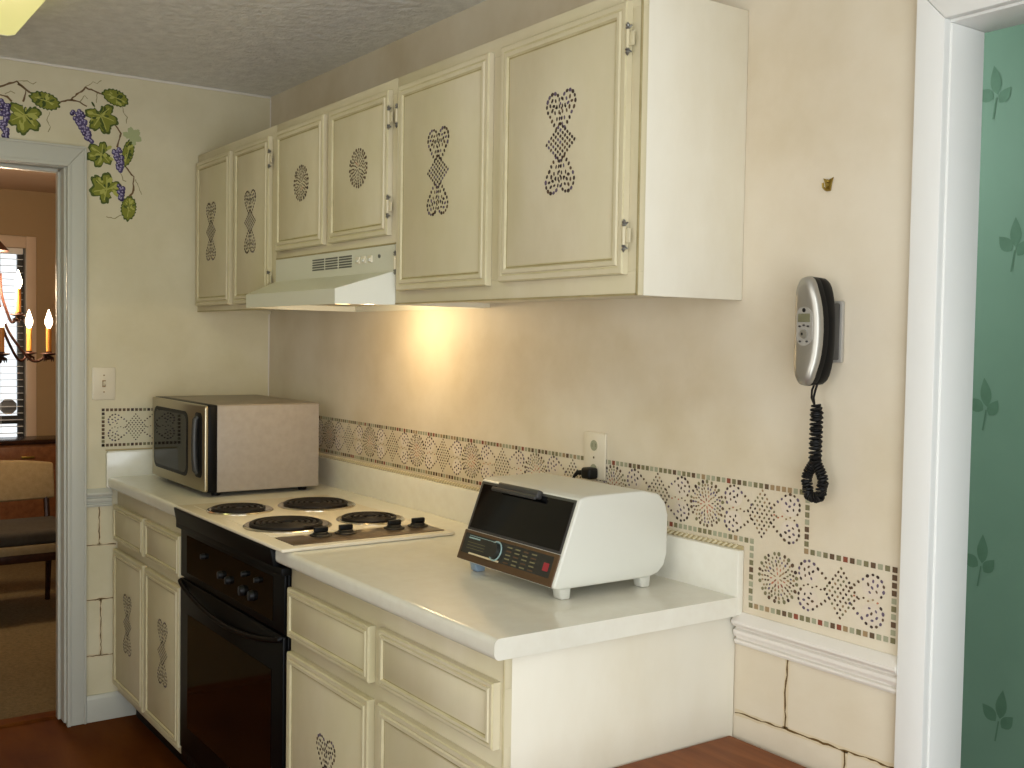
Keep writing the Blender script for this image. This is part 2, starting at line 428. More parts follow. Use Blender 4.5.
# ------------------------------------------------------------------ trims
# right doorway: lining, casing legs and head
b = MB()
b.box(OX0, 3.034, -.001, .098, 0, 2.009, 'white_trim', .002); b.box(OX0, OX1, -.001, .105, 2.009, OZ, 'white_trim', .002); b.box(3.938, OX1, -.001, .105, 0, 2.009, 'white_trim', .002)
struct(b.build('trim_2', origin=(3.02, .05, 0)), 'white lining of the right doorway')
b = MB()
b.prism([(2.974, 0), (3.030, 0), (3.030, 2.013), (2.974, 2.075)], 'y', -.018, 0, 'white_trim', .0012)
b.prism([(2.974, 2.077), (3.030, 2.014), (3.94, 2.014), (4.0, 2.077)], 'y', -.018, 0, 'white_trim', .0012)
b.prism([(3.942, 0), (4.001, 0), (4.001, 2.075), (3.942, 2.013)], 'y', -.018, 0, 'white_trim', .0012)
struct(b.build('trim_3', origin=(2.98, 0, 0)), 'white casing of the right doorway')
# left doorway: lining with stop bead, casing
b = MB()
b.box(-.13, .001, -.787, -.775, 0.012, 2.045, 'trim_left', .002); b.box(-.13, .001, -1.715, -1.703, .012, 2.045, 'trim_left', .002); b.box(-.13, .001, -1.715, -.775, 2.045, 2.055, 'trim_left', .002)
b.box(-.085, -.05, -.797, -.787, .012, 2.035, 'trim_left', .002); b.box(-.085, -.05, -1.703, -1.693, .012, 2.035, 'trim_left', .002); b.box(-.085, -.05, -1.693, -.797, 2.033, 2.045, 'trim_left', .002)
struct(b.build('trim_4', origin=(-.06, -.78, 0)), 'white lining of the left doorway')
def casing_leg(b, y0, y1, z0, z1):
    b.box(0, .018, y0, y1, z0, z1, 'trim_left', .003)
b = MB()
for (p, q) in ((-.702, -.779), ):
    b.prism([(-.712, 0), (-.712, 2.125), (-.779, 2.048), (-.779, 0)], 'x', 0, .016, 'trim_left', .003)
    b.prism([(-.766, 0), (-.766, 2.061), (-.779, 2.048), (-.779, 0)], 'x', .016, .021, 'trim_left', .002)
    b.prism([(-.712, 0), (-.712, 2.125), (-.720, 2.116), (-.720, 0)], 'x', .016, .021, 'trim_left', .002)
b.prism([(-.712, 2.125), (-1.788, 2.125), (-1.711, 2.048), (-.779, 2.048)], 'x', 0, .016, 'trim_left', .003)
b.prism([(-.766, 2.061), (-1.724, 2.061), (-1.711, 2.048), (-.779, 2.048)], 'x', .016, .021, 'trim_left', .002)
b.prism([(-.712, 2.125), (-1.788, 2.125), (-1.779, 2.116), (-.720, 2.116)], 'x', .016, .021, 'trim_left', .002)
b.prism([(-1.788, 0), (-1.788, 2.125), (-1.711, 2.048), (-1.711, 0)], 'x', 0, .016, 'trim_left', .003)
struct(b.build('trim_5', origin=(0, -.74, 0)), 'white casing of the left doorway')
# chair rails
RP = [(0, .812), (-.009, .812), (-.012, .817), (-.012, .822), (-.006, .824), (-.006, .827), (-.012, .829), (-.015, .836), (-.015, .843), (-.008, .846), (-.008, .849), (-.016, .851), (-.022, .858), (-.022, .864), (-.018, .868), (-.004, .880), (0, .880)]
b = MB(); b.prism(RP, 'x', 2.572, 2.973, 'rail'); struct(b.build('trim_6', origin=(2.76, 0, .81), angle=20), 'white moulded chair rail right of the counter')
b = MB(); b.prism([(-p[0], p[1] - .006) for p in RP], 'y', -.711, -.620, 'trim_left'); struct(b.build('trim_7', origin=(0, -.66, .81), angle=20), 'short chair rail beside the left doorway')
# baseboards
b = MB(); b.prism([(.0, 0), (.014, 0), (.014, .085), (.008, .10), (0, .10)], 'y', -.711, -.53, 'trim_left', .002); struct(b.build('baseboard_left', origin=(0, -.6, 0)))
b = MB(); b.prism([(0, 0), (-.014, 0), (-.014, .085), (-.008, .10), (0, .10)], 'x', 2.57, 2.973, 'white_trim', .002); struct(b.build('baseboard_back', origin=(2.7, 0, 0)))
# painter's bead in the wall corners and along the left ceiling line
b = MB(); b.box(0, .006, WY, 0, H - .008, H, 'rail', .002); struct(b.build('trim_8', origin=(0, -1, H)), 'pale bead along the left wall top')
b = MB(); b.box(0, .005, -.005, 0, 1.02, H - .01, 'rail', .002); struct(b.build('trim_9', origin=(0, 0, 1.02)), 'pale bead in the wall corner')

# ------------------------------------------------------------------ painted stencil border on the back wall
rg = random.Random(11)
fb = lambda u, v: (u, -.0009, v)
b = MB(); D = []
zc = 1.0955; x = .25
while x < 2.50:
    D += rosette(x, zc, .049, rg)
    D += lobes(x - .0795, zc, -1, rg) + lobes(x + .0795, zc, 1, rg)
    if x + .159 < 2.66: D += lattice(x + .159, zc, rg)
    x += .3174
D += lobes(2.704, zc, -1, rg)
D += rosette(2.677, .970, .050, rg) + lobes(2.756, .970, 1, rg) + lattice(2.833, .970, rg) + lobes(2.905, .970, -1, rg)
D += squares((.03, 1.153), (2.748, 1.153), rg) + squares((.03, 1.034), (2.605, 1.034), rg)
D += squares((2.748, 1.153), (2.748, 1.037), rg) + squares((2.748, 1.037), (2.952, 1.037), rg)
D += squares((2.952, 1.037), (2.952, .906), rg) + squares((2.606, .899), (2.952, .906), rg) + squares((2.605, 1.034), (2.605, .899), rg) + [('sq', 2.952, .906, .0053, 'olive')]
put(b, [d for d in D if d[-1] == 'halo'], lambda u, v: (u, -.0006, v)); put(b, D, fb, 1, True)
s = b.build('stencil_border', wall_back, smooth=False); s['label'] = 'stencilled mosaic border of rosettes and tiny squares on cream wall'
# and on the left wall
fl = lambda u, v: (.0009, u, v)
b = MB(); D = []
D += lobes(-.605, zc + .003, 1, rg) + lattice(-.53, zc + .003, rg) + lobes(-.455, zc + .003, -1, rg) + rosette(-.372, zc + .003, .049, rg) + lobes(-.292, zc + .003, 1, rg) + lattice(-.213, zc + .003, rg) + lobes(-.134, zc + .003, -1, rg) + rosette(-.055, zc + .003, .045, rg)
D += squares((-.649, 1.165), (-.01, 1.158), rg) + squares((-.649, 1.033), (-.01, 1.034), rg) + squares((-.649, 1.033), (-.649, 1.165), rg)
D = [d if d[0] == 'sq' or d[5] not in ('rose', 'redb', 'tan') else d[:5] + ('brown',) for d in D]
D = [d[:4] + (rg.choice(['brown', 'olive', 'dark', 'brown']),) if d[0] == 'sq' else d for d in D]
put(b, D, fl, 1, True)
s = b.build('stencil_border', wall_left, smooth=False); s['label'] = 'brown stencilled mosaic border beside the microwave'

# painted stone joints under the chair rails
def ribbon(b, pts, w, f, key, rng, jit=.0015, sub=.012, wj=.35):
    P = []
    for p, q in zip(pts, pts[1:]):
        n = max(1, int(math.hypot(q[0] - p[0], q[1] - p[1]) / sub))
        for i in range(n): t = i / n; P.append((p[0] + (q[0] - p[0]) * t, p[1] + (q[1] - p[1]) * t))
    P.append(pts[-1])
    P = [(u + rng.uniform(-jit, jit), v + rng.uniform(-jit, jit)) for u, v in P]
    Lf = []; Rt = []
    for i, p in enumerate(P):
        a = P[max(i - 1, 0)]; c = P[min(i + 1, len(P) - 1)]
        dx, dz = c[0] - a[0], c[1] - a[1]; l = math.hypot(dx, dz) or 1
        ww = w * (1 + rng.uniform(-wj, wj))
        if isinstance(w, (int, float)): nx_, nz_ = -dz / l * ww, dx / l * ww
        Lf.append((p[0] + nx_, p[1] + nz_)); Rt.append((p[0] - nx_, p[1] - nz_))
    for i in range(len(P) - 1):
        b.poly([f(*Rt[i]), f(*Rt[i + 1]), f(*Lf[i + 1]), f(*Lf[i])], key)
def joints(b, lines, f, f2, rng):
    for ln in lines: ribbon(b, ln, .0060, f2, 'jointsoft', rng, .001, .02, .3)
    for ln in lines: ribbon(b, ln, .0016, f, 'joint', rng, .0016, .012, .6)
b = MB()
joints(b, [[(2.57, .662), (2.973, .673)], [(2.707, .667), (2.705, .740), (2.709, .812)], [(2.853, .669), (2.852, .455)], [(2.57, .455), (2.973, .455)], [(2.70, .25), (2.70, .455)], [(2.57, .25), (2.973, .25)]], lambda u, v: (u, -.0011, v), lambda u, v: (u, -.0007, v), rg)
s = b.build('painted_stone_joints', wall_back, smooth=False); s['label'] = 'brown painted stone joints below the right chair rail'
b = MB()
joints(b, [[(-.711, .664), (-.60, .66)], [(-.711, .458), (-.60, .457)], [(-.711, .248), (-.60, .242)], [(-.663, .664), (-.662, .812)], [(-.656, .248), (-.657, .458)]], lambda u, v: (.0011, u, v), lambda u, v: (.0007, u, v), rg)
s = b.build('painted_stone_joints', wall_left, smooth=False); s['label'] = 'brown painted stone joints beside the left doorway'

# painted grapevine on the left wall above the doorway
b = MB(); rg = random.Random(5)
def fm(h): return lambda u, v: (.0006 + h, u, v)
vines = [[(-1.25, 2.262), (-1.15, 2.30), (-1.054, 2.292), (-0.998, 2.304), (-0.944, 2.329), (-0.915, 2.308), (-0.882, 2.286)], [(-0.823, 2.27), (-0.763, 2.291), (-0.713, 2.341), (-0.659, 2.329), (-0.624, 2.322)], [(-1.04, 2.275), (-0.998, 2.277), (-0.976, 2.272), (-0.958, 2.256)], [(-0.922, 2.261), (-0.912, 2.301), (-0.94, 2.321)], [(-0.763, 2.291), (-0.732, 2.287), (-0.706, 2.275)], [(-0.619, 2.234), (-0.588, 2.193), (-0.598, 2.139)], [(-0.571, 2.073), (-0.539, 2.035), (-0.543, 1.977), (-0.575, 1.941)]]
tend = [[(-0.944, 2.329), (-0.911, 2.336), (-0.89, 2.329), (-0.879, 2.337)], [(-0.713, 2.341), (-0.686, 2.365), (-0.671, 2.361), (-0.657, 2.374)], [(-0.584, 2.299), (-0.576, 2.268), (-0.564, 2.253), (-0.566, 2.23)], [(-0.834, 2.237), (-0.846, 2.209), (-0.834, 2.186), (-0.84, 2.166)], [(-0.732, 2.287), (-0.713, 2.313), (-0.706, 2.303)], [(-0.591, 2.054), (-0.579, 2.019), (-0.567, 2.017)], [(-0.671, 2.328), (-0.675, 2.291)], [(-0.639, 1.879), (-0.607, 1.877), (-0.587, 1.891)], [(-0.535, 2.027), (-0.523, 2.003), (-0.51, 1.972)], [(-0.983, 2.279), (-0.962, 2.294), (-0.948, 2.288)]]
for t in tend: ribbon(b, t, .0014, fm(.0001), 'tendril', rg, .002, .008)
for v in vines: ribbon(b, v, .0030, fm(.0003), 'vine', rg, .002, .010, .4)
def grape_leaf(cy, cz, r, rot, faded=False, narrow=1, oval=False):
    lob = [(90, 1.05), (142, .98), (38, .98), (205, .86), (-25, .86)]
    def out(scale, seed):
        rr = random.Random(seed); P = []
        for i in range(72):
            a = 2 * PI * i / 72; dg = math.degrees(a)
            if oval: q = 1 / math.sqrt(math.cos(a) ** 2 / .66 ** 2 + math.sin(a) ** 2) * (1 + .10 * math.exp(-((dg - 90) / 14) ** 2))
            else:
                q = max(l * (.50 + .50 * max(0, math.cos(min(PI / 2, abs((dg - d + 180) % 360 - 180) / 36 * PI / 2)))) for d, l in lob)
                if 252 < dg < 288: q *= .5
            q *= 1 + (.14 if oval else .09) * (abs(math.sin(8.5 * a)) - .5) + rr.uniform(-.03, .03)
            P.append((q * scale * narrow * math.cos(a), q * scale * math.sin(a)))
        c, s = math.cos(rot), math.sin(rot)
        return [(cy + x * c - z * s, cz + x * s + z * c) for x, z in P]
    h = .0004 + rg.uniform(0, .00008); sd = int(abs(cy * 1e4))
    kk = ('leaffade', 'leaffade', 'leaffade', 'leaffade') if faded else ('leafd', 'leaf', 'leafl', 'leafdk')
    def fan(P, key, hh, c=(cy, cz)):
        g = fm(hh)
        for i in range(len(P)): b.poly([g(*c), g(*P[i]), g(*P[(i + 1) % len(P)])], key)
    fan(out(r, sd), kk[0], h); fan(out(r * .86, sd + 1), kk[1], h + .00015)
    # brush marks: darker patches between the ribs, lighter ones along them
    rr = random.Random(sd + 2); c, s_ = math.cos(rot), math.sin(rot)
    for i in range(15 if not faded else 0):
        aa = rr.uniform(0, 2 * PI); d = r * rr.uniform(.15, .72); L = r * rr.uniform(.10, .24); W = L * rr.uniform(.35, .6)
        x, z = d * math.cos(aa) * narrow * (.66 if oval else 1), d * math.sin(aa)
        p0 = (cy + x * c - z * s_, cz + x * s_ + z * c); th = aa + rot + rr.uniform(-.5, .5)
        P = [(p0[0] + L * math.cos(2 * PI * j / 9) * math.cos(th) - W * math.sin(2 * PI * j / 9) * math.sin(th), p0[1] + L * math.cos(2 * PI * j / 9) * math.sin(th) + W * math.sin(2 * PI * j / 9) * math.cos(th)) for j in range(9)]
        b.poly([fm(h + .00025 + i * .00001)(*q) for q in P], rr.choice([kk[2], kk[0], kk[3], kk[2]]))
    for d, l in (lob if not oval else [(90, 1.0)]):
        a = R(d) + rot; st = (cy - (math.cos(a) * r * .6 if oval else 0), cz - (math.sin(a) * r * .6 if oval else 0)); e = (cy + math.cos(a) * r * l * .74, cz + math.sin(a) * r * l * .74)
        ribbon(b, [st, e], r * .030, fm(h + .0005), kk[2], rg, .0004, .01, .3)
for cy, cz, r, rot, fd, nr, ov in ((-.918, 2.216, .068, 3.0, 0, 1, 0), (-.849, 2.275, .050, 1.35, 0, .9, 1), (-.658, 2.248, .066, 3.5, 0, 1, 0), (-.605, 2.320, .046, 1.30, 0, .95, 1), (-.655, 2.108, .056, 1.9, 0, .95, 0), (-.561, 2.123, .050, 2.9, 0, .62, 1), (-.637, 1.980, .064, .9, 0, 1, 0), (-.558, 1.918, .044, 3.0, 0, .95, 1), (-.548, 2.182, .038, -.8, 1, 1, 0), (-1.10, 2.22, .07, 2.8, 0, 1, 0)):
    grape_leaf(cy, cz, r, rot, bool(fd), nr, bool(ov))
def cluster(p, q, w, n):
    for i in range(n):
        t = (i + rg.random()) / n; ww = w * (1 - .6 * t)
        u = p[0] + (q[0] - p[0]) * t + rg.uniform(-ww, ww); v = p[1] + (q[1] - p[1]) * t + rg.uniform(-.004, .004)
        h = .0010 + i * .000012; r = .0085
        for (rr, du, key, dh) in ((r, 0, rg.choice(['graped', 'grape', 'grape']), 0), (r * .36, r * .25, 'grapel', .0001)):
            f = fm(h + dh)
            b.poly([f(u - du + rr * math.cos(2 * PI * j / 9), v + du + rr * math.sin(2 * PI * j / 9)) for j in range(9)], key)
cluster((-.99, 2.255), (-.984, 2.13), .022, 44); cluster((-.745, 2.255), (-.697, 2.150), .022, 46); cluster((-.594, 2.132), (-.591, 2.055), .021, 34); cluster((-.588, 1.998), (-.584, 1.946), .012, 14)
s = b.build('grapevine_mural', wall_left, smooth=False); s['label'] = 'painted grapevine with purple grapes above the left doorway'

# ------------------------------------------------------------------ cabinets
def panel_door(b, x0, x1, z0, z1, yf, th=.016, rail=.030):
    """a slab on the plane y=yf facing the room (-y) with a raised beaded frame near its edge"""
    def ring(i, h): return [(x0 + i, yf - h, z0 + i), (x1 - i, yf - h, z0 + i), (x1 - i, yf - h, z1 - i), (x0 + i, yf - h, z1 - i)]
    r = rail
    seq = [(0, 0), (0, th - .003), (.003, th), (r * .42, th), (r * .50, th - .002), (r * .56, th - .002), (r * .64, th + .002), (r * .90, th + .002), (r * 1.0, th - .003), (r * 1.10, th - .003), (r * 1.18, th - .002)]
    keys = ['cab', 'glaze2', 'cab', 'glaze2', 'glaze2', 'cab', 'cab', 'glaze2', 'glaze', 'glaze2']
    b.loft([ring(i, h) for i, h in seq], keys, 'cab')
    return yf - (th - .002)
def hinge(parent, x, z, y, side):
    """small painted barrel hinge with bare metal finials; leaf on the face frame at the given side"""
    b = MB()
    b.lathe([(.0038, -.018), (.0038, .018)], (x, y - .006, z), 'cab', 'z', 12)
    for s in (-1, 1):
        b.lathe([(.0028, s * .018), (.0052, s * .0205), (.0030, s * .0235), (.0046, s * .027), (.0001, s * .033)], (x, y - .006, z), 'hinge_metal', 'z', 12)
        b.tube([(x, y - .004, z + s * .02), (x + side * .007, y - .002, z + s * .016 + s * .010)], 0.0018, 'hinge_metal', 6)
    b.box(min(x, x + side * .014), max(x, x + side * .014), y - .003, y, z - .014, z + .014, 'cab', .001)
    return b.build('hinge', parent)
YF = -.296          # face frame plane of the wall cabinets
ZB, ZT = 1.538, 2.141
def wall_cabinet(name, label, x0, x1, z0, doors, right_side=False):
    sh = .006 if right_side else .003
    t = thing(name, label, 'cabinet', ((x0 + x1) / 2, -.145, z0), 'upper cabinets along the wall')
    b = MB(); y0 = -.278
    b.box(x0, x0 + .016, y0, -.001, z0, ZT, 'cab_side' if right_side else 'cab'); b.box(x1 - .016, x1, y0, -.001, z0, ZT, 'cab_side' if right_side else 'cab', .0015)
    b.box(x0 + .016, x1 - .016, y0, -.001, z0 + .012, z0 + .028, 'cab_side'); b.box(x0 + .016, x1 - .016, y0, -.001, ZT - .016, ZT, 'cab')
    b.box(x0 + .016, x1 - .016, -.012, -.001, z0 + .028, ZT - .016, 'cab')
    b.build('carcass', t)
    # face frame: stiles round every door, rails above and below
    b = MB(); e = .0012
    dz0 = min(d[2] for d in doors); dz1 = max(d[3] for d in doors)
    b.box(x0, x1, YF, y0, z0, dz0 + .012, 'cab', .001); b.box(x0, x1, YF, y0, dz1 - .012, ZT, 'cab', .001)
    xs = [x0] + sum([[d[0] + .012, d[1] - .012] for d in doors], []) + [x1]
    for i in range(0, len(xs), 2): b.box(xs[i], xs[i + 1], YF, y0, dz0 + .012, dz1 - .012, 'cab', .0005)
    # a line of glaze along the bottom edge and the end edge
    b.box(x0, x1, YF - .0006, YF + .001, z0, z0 + .004, 'glaze'); 
    if right_side: b.box(x1 - .003, x1 + .0006, YF - .0006, YF + .003, z0, ZT, 'glaze')
    b.build('face_frame', t)
    doors = [(a + sh, c + sh, p, q, (m[0], m[1] + sh, m[2]), hs) for a, c, p, q, m, hs in doors]
    for (a, c, p, q, motif, hs) in doors:
        b = MB(); yp = panel_door(b, a, c, p, q, YF - .0005)
        cx, cz = motif[1], motif[2]
        rr = random.Random(int(cx * 1000))
        D = bone(cx, cz, rr) if motif[0] == 'bone' else [d[:5] + (rr.choice(['brown', 'dark', 'brown', 'rose' if d[5] in ('rose', 'redb') else 'brown']),) for d in rosette(cx, cz, .053, rr)]
        put(b, D, lambda u, v: (u, yp - .0008, v), 1.32 if motif[0] == 'bone' else 1.1, True)
        o = b.build('door', t)
        if hs:
            xh = c + .004 if hs > 0 else a - .004
            for zz in (p + .075, q - .075): hinge(o, xh, zz, YF - .010, hs)
    return t
wall_cabinet('wall_cabinet', 'cream upper cabinet in the left corner beside the range hood, tall stencilled doors', .003, .773, ZB,
             [(.022, .378, 1.56, 2.108, ('bone', .19, 1.835), 0), (.420, .738, 1.56, 2.108, ('bone', .578, 1.84), 1)])
wall_cabinet('wall_cabinet', 'short cream upper cabinet above the range hood, round stencil on each door', .774, 1.589, 1.700,
             [(.795, 1.157, 1.725, 2.112, ('rosette', 1.0, 1.925), 0), (1.196, 1.562, 1.725, 2.112, ('rosette', 1.389, 1.924), 1)])
wall_cabinet('wall_cabinet', 'large cream upper cabinet at the right end, with the exposed side panel', 1.590, 2.561, ZB,
             [(1.612, 2.045, 1.573, 2.110, ('bone', 1.821, 1.863), -1), (2.094, 2.528, 1.579, 2.110, ('bone', 2.321, 1.865), 1)], True)

# base cabinets
YB = -.600
def base_cabinet(name, label, x0, x1, fronts, end):
    t = thing(name, label, 'cabinet', ((x0 + x1) / 2, -.30, 0), 'base cabinets under the counter')
    b = MB(); zt = .873
    b.box(x0, x0 + .018, YB + .018, -.003, .105, zt, 'cab'); b.box(x1 - .018, x1, YB + .018, -.003, .105 if not end else .0, zt, 'cab_side' if end else 'cab', .001)
    b.box(x0 + .018, x1 - .018, YB + .018, -.003, .105, .123, 'cab'); b.box(x0 + .018, x1 - .018, -.015, -.003, .123, zt, 'cab')
    b.build('carcass', t)
    b = MB()
    b.box(x0 + (.001 if x0 > .1 else .017), x1 - .019 if end else x1, -.535, -.52, 0, .105, 'black_matte'); b.build('toe_kick', t)
    b = MB()
    dz = sorted(set((f[3], f[4]) for f in fronts))
    zlo = min(f[3] for f in fronts) + .012
    b.box(x0, x1, YB, YB + .018, .105, zlo, 'cab', .001)
    ztop = max(f[4] for f in fronts) - .012
    b.box(x0, x1, YB, YB + .018, ztop, zt, 'cab', .001)
    zm0 = [f[4] for f in fronts if f[0] == 'door'][0] - .012; zm1 = [f[3] for f in fronts if f[0] == 'drawer'][0] + .012
    dr = [f for f in fronts if f[0] == 'door']
    xs = [x0] + sum([[d[1] + .012, d[2] - .012] for d in dr], []) + [x1]
    b.box(x0, x1, YB, YB + .018, zm0, zm1, 'cab', .001)
    for i in range(0, len(xs), 2):
        b.box(xs[i], xs[i + 1], YB, YB + .018, zlo, zm0, 'cab'); b.box(xs[i], xs[i + 1], YB, YB + .018, zm1, ztop, 'cab')
    b.box(x1 - .003, x1 + .0006, YB - .0006, YB + .002, .105, zt, 'glaze2')
    b.build('face_frame', t)
    for (kind, a, c, p, q, m) in fronts:
        b = MB(); yp = panel_door(b, a, c, p, q, YB - .0005, .018, .028 if kind == 'door' else .020)
        if m:
            rr = random.Random(int(m[0] * 1000)); put(b, bone(m[0], m[1], rr), lambda u, v: (u, yp - .0008, v), 1.25, True)
        b.build(kind, t)
    return t
base_cabinet('base_cabinet', 'shadowed cream base cabinet in the left corner, left of the black oven', .017, .796,
             [('drawer', .022, .393, .680, .812, None), ('drawer', .420, .780, .680, .812, None), ('door', .022, .393, .135, .648, (.208, .40)), ('door', .420, .780, .135, .648, (.619, .40))], False)
base_cabinet('base_cabinet', 'bright cream base cabinet right of the black oven, with plain end panel', 1.618, 2.566,
             [('drawer', 1.632, 2.072, .693, .818, None), ('drawer', 2.116, 2.556, .700, .824, None), ('door', 1.632, 2.072, .135, .655, (1.862, .40)), ('door', 2.116, 2.556, .135, .662, (2.34, .40))], True)

# ------------------------------------------------------------------ countertop with splash
t = thing('countertop', 'cream laminate countertop with backsplash running along the corner walls', 'countertop', (1.3, -.3, .874))
b = MB()
P = [(.018, -.635), (.826, -.635), (.826, -.148), (1.598, -.148), (1.598, -.635), (2.585, -.635), (2.585, -.020), (.018, -.020)]
tb = bmesh.new()
lo = [tb.verts.new((p[0], p[1], .874)) for p in P]; hi = [tb.verts.new((p[0], p[1], .914)) for p in P]
tb.faces.new(lo[::-1]); tb.faces.new(hi)
for i in range(8): tb.faces.new((lo[i], lo[(i + 1) % 8], hi[(i + 1) % 8], hi[i]))
bmesh.ops.recalc_face_normals(tb, faces=tb.faces[:])
ed = [e for e in tb.edges if all(abs(v.co.y + .635) < 1e-5 for v in e.verts) and abs(e.verts[0].co.z - e.verts[1].co.z) < 1e-5]
bevel(tb, ed, .012, 4)
b._merge(tb, 'laminate'); b.build('worktop', t)
b = MB()
b.box(.018, 2.585, -.020, -.001, .874, 1.012, 'laminate', .003); b.build('backsplash', t)
b = MB()
b.prism([(-.635, .874), (-.020, .874), (-.020, 1.012), (-.632, 1.012), (-.640, 1.004), (-.640, .880)], 'x', .001, .018, 'laminate', .002); b.build('side_splash', t)
b = MB(); rg = random.Random(2)          # yellowed twisted bead where splash meets the wall
for i in range(170):
    x = .03 + i * .01496
    b.tube([(x, -.006, 1.0135), (x + .010, -.004, 1.021)], .0028, 'bead', 5)
b.box(.02, 2.583, -.004, -.001, 1.012, 1.020, 'beadd')
b.box(.0012, .005, -.64, -.02, 1.012, 1.017, 'beadd')
s = b.build('caulk_bead', t); s['label'] = 'yellowed twisted bead along the backsplash top'

# ------------------------------------------------------------------ cooktop
t = thing('cooktop', 'cream enamel cooktop with four black coil burners', 'cooktop', (1.27, -.40, .914))
b = MB(); b.box(.862, 1.676, -.652, -.150, .9146, .924, 'enamel', .004, 3)
b.box(.90, 1.50, -.610, -.175, .922, .9255, 'enamel', .002)
b.build('top_plate', t)
b = MB(); b.box(1.528, 1.645, -.607, -.166, .9235, .9262, 'strip', .001); b.build('control_strip', t)
def burner(cx, cy, r):
    b = MB()
    b.lathe([(r * .2, .9258), (r * .8, .9262), (r * .98, .9275), (r * 1.02, .9300), (r * 1.08, .9300), (r * 1.12, .9268), (r * 1.12, .9250)], (cx, cy, 0), 'chrome', 'z', 48)
    pan = b.build('drip_pan', t)
    b = MB(); pts = []; turns = 5 if r > .095 else 4
    n = 44 * turns
    for i in range(n + 1):
        a = 2 * PI * turns * i / n; rr = r * .20 + (r * .96 - r * .20) * i / n
        pts.append((cx + rr * math.cos(a), cy + rr * math.sin(a), .9325))
    b.tube(pts, r * .052, 'coil', 8)
    for k in range(3):
        a = 2 * PI * k / 3 + .4
        b.tube([(cx, cy, .9285), (cx + r * .98 * math.cos(a), cy + r * .98 * math.sin(a), .9285)], .0025, 'coil', 6)
    b.lathe([(.0001, .9335), (r * .14, .9335), (r * .14, .930)], (cx, cy, 0), 'coil', 'z', 20)
    b.build('coil', t)
for c in ((1.052, -.520, .088), (1.371, -.505, .108), (1.074, -.280, .107), (1.392, -.260, .088)): burner(*c)
def stove_knob(x, y):
    b = MB()
    b.lathe([(.029, .9262), (.029, .928), (.022, .930), (.0195, .934), (.0175, .9355), (.0001, .9355)], (x, y, 0), 'black_matte', 'z', 24)
    b.box(x - .006, x + .006, y - .019, y + .020, .935, .949, 'black_matte', .003)
    b.build('knob', t)
for y in (-.492, -.420, -.273, -.198): stove_knob(1.556, y)

# ------------------------------------------------------------------ built-in oven
t = thing('oven', 'black built-in oven under the cooktop', 'oven', (1.2, -.33, .105))
b = MB()
b.box(.815, 1.600, -.598, -.155, .107, .866, 'black_matte')
b.box(.799, 1.613, -.606, -.599, .107, .866, 'black', .002)
b.build('body', t)
b = MB(); b.prism([(-.612, .860), (-.640, .866), (-.648, .908), (-.648, .9135), (-.637, .9135)], 'x', .829, 1.596, 'black', .001)
b.build('top_apron', t)
b = MB(); b.box(.799, 1.630, -.632, -.607, .846, .866, 'black', .002); b.build('front_flange', t)
b = MB()
b.box(.800, 1.612, -.616, -.607, .692, .844, 'black', .002)
b.box(.86, 1.54, -.6172, -.616, .712, .828, 'black_glass')
cp = b.build('control_panel', t)
for (x, z, r) in ((1.02, .790, .009), (1.165, .762, .012), (1.225, .758, .012), (1.33, .750, .015), (1.40, .750, .015), (1.35, .800, .008), (1.44, .800, .008)):
    b = MB(); b.lathe([(r, -.6172), (r * .92, -.626), (r * .8, -.629), (.0001, -.629)], (x, 0, z), 'black_matte', 'y', 20)
    b.box(x - .0015, x + .0015, -.6302, -.628, z - r * .8, z + r * .8, 'grey_plastic')
    b.build('knob', cp)
b = MB()
b.box(.802, 1.610, -.618, -.607, .150, .686, 'black', .003)
b.box(.875, 1.537, -.6192, -.618, .23, .585, 'black_glass')
od = b.build('door', t)
b = MB(); pts = []
for i in range(25):
    s_ = i / 24; pts.append((.812 + s_ * .786, -.622 - .011 * math.sin(PI * s_) ** .6, .678 - .045 * math.sin(PI * s_) ** .8))
b.tube([(.812, -.617, .680)] + pts + [(1.598, -.617, .680)], .0075, 'black', 10); b.build('handle', od)
b = MB(); b.box(.802, 1.610, -.614, -.607, .107, .146, 'black', .002)
for i in range(26): b.box(.85 + i * .028, .868 + i * .028, -.6146, -.614, .120, .132, 'black_matte')
b.build('lower_vent', t)

# ------------------------------------------------------------------ range hood
t = thing('range_hood', 'off-white range hood with a lit lamp over the cooktop', 'range hood', (1.18, -.25, 1.535))
x0, x1 = .776, 1.588; fx0, fx1, fy = .862, 1.502, -.432; zl0, zl1 = 1.537, 1.578
hb = bmesh.new(); V = lambda *p: hb.verts.new(p)
O = [(x0, -.002), (x0, -.297), (fx0, fy), (fx1, fy), (x1, -.297), (x1, -.002)]
I = [(x0 + .008, -.010), (x0 + .008, -.293), (fx0 + .006, fy + .008), (fx1 - .006, fy + .008), (x1 - .008, -.293), (x1 - .008, -.010)]
lo = [V(x, y, zl0) for x, y in O]; li = [V(x, y, zl0) for x, y in I]; lc = [V(x, y, 1.556) for x, y in I]
up = [V(x, y, zl1 if y < -.3 else 1.628) for x, y in O]
tp_ = [V(x0, -.002, 1.699), V(x0, -.297, 1.699), V(x1, -.297, 1.699), V(x1, -.002, 1.699)]
n6 = range(6)
for i in n6:
    j = (i + 1) % 6
    hb.faces.new((lo[i], lo[j], up[j], up[i])); hb.faces.new((li[i], li[j], lo[j], lo[i])); hb.faces.new((lc[i], lc[j], li[j], li[i]))
hb.faces.new(lc)
hb.faces.new((up[1], up[2], up[3], up[4]))
hb.faces.new((up[0], up[1], tp_[1], tp_[0])); hb.faces.new((up[1], up[4], tp_[2], tp_[1])); hb.faces.new((up[4], up[5], tp_[3], tp_[2])); hb.faces.new((up[5], up[0], tp_[0], tp_[3])); hb.faces.new(tp_)
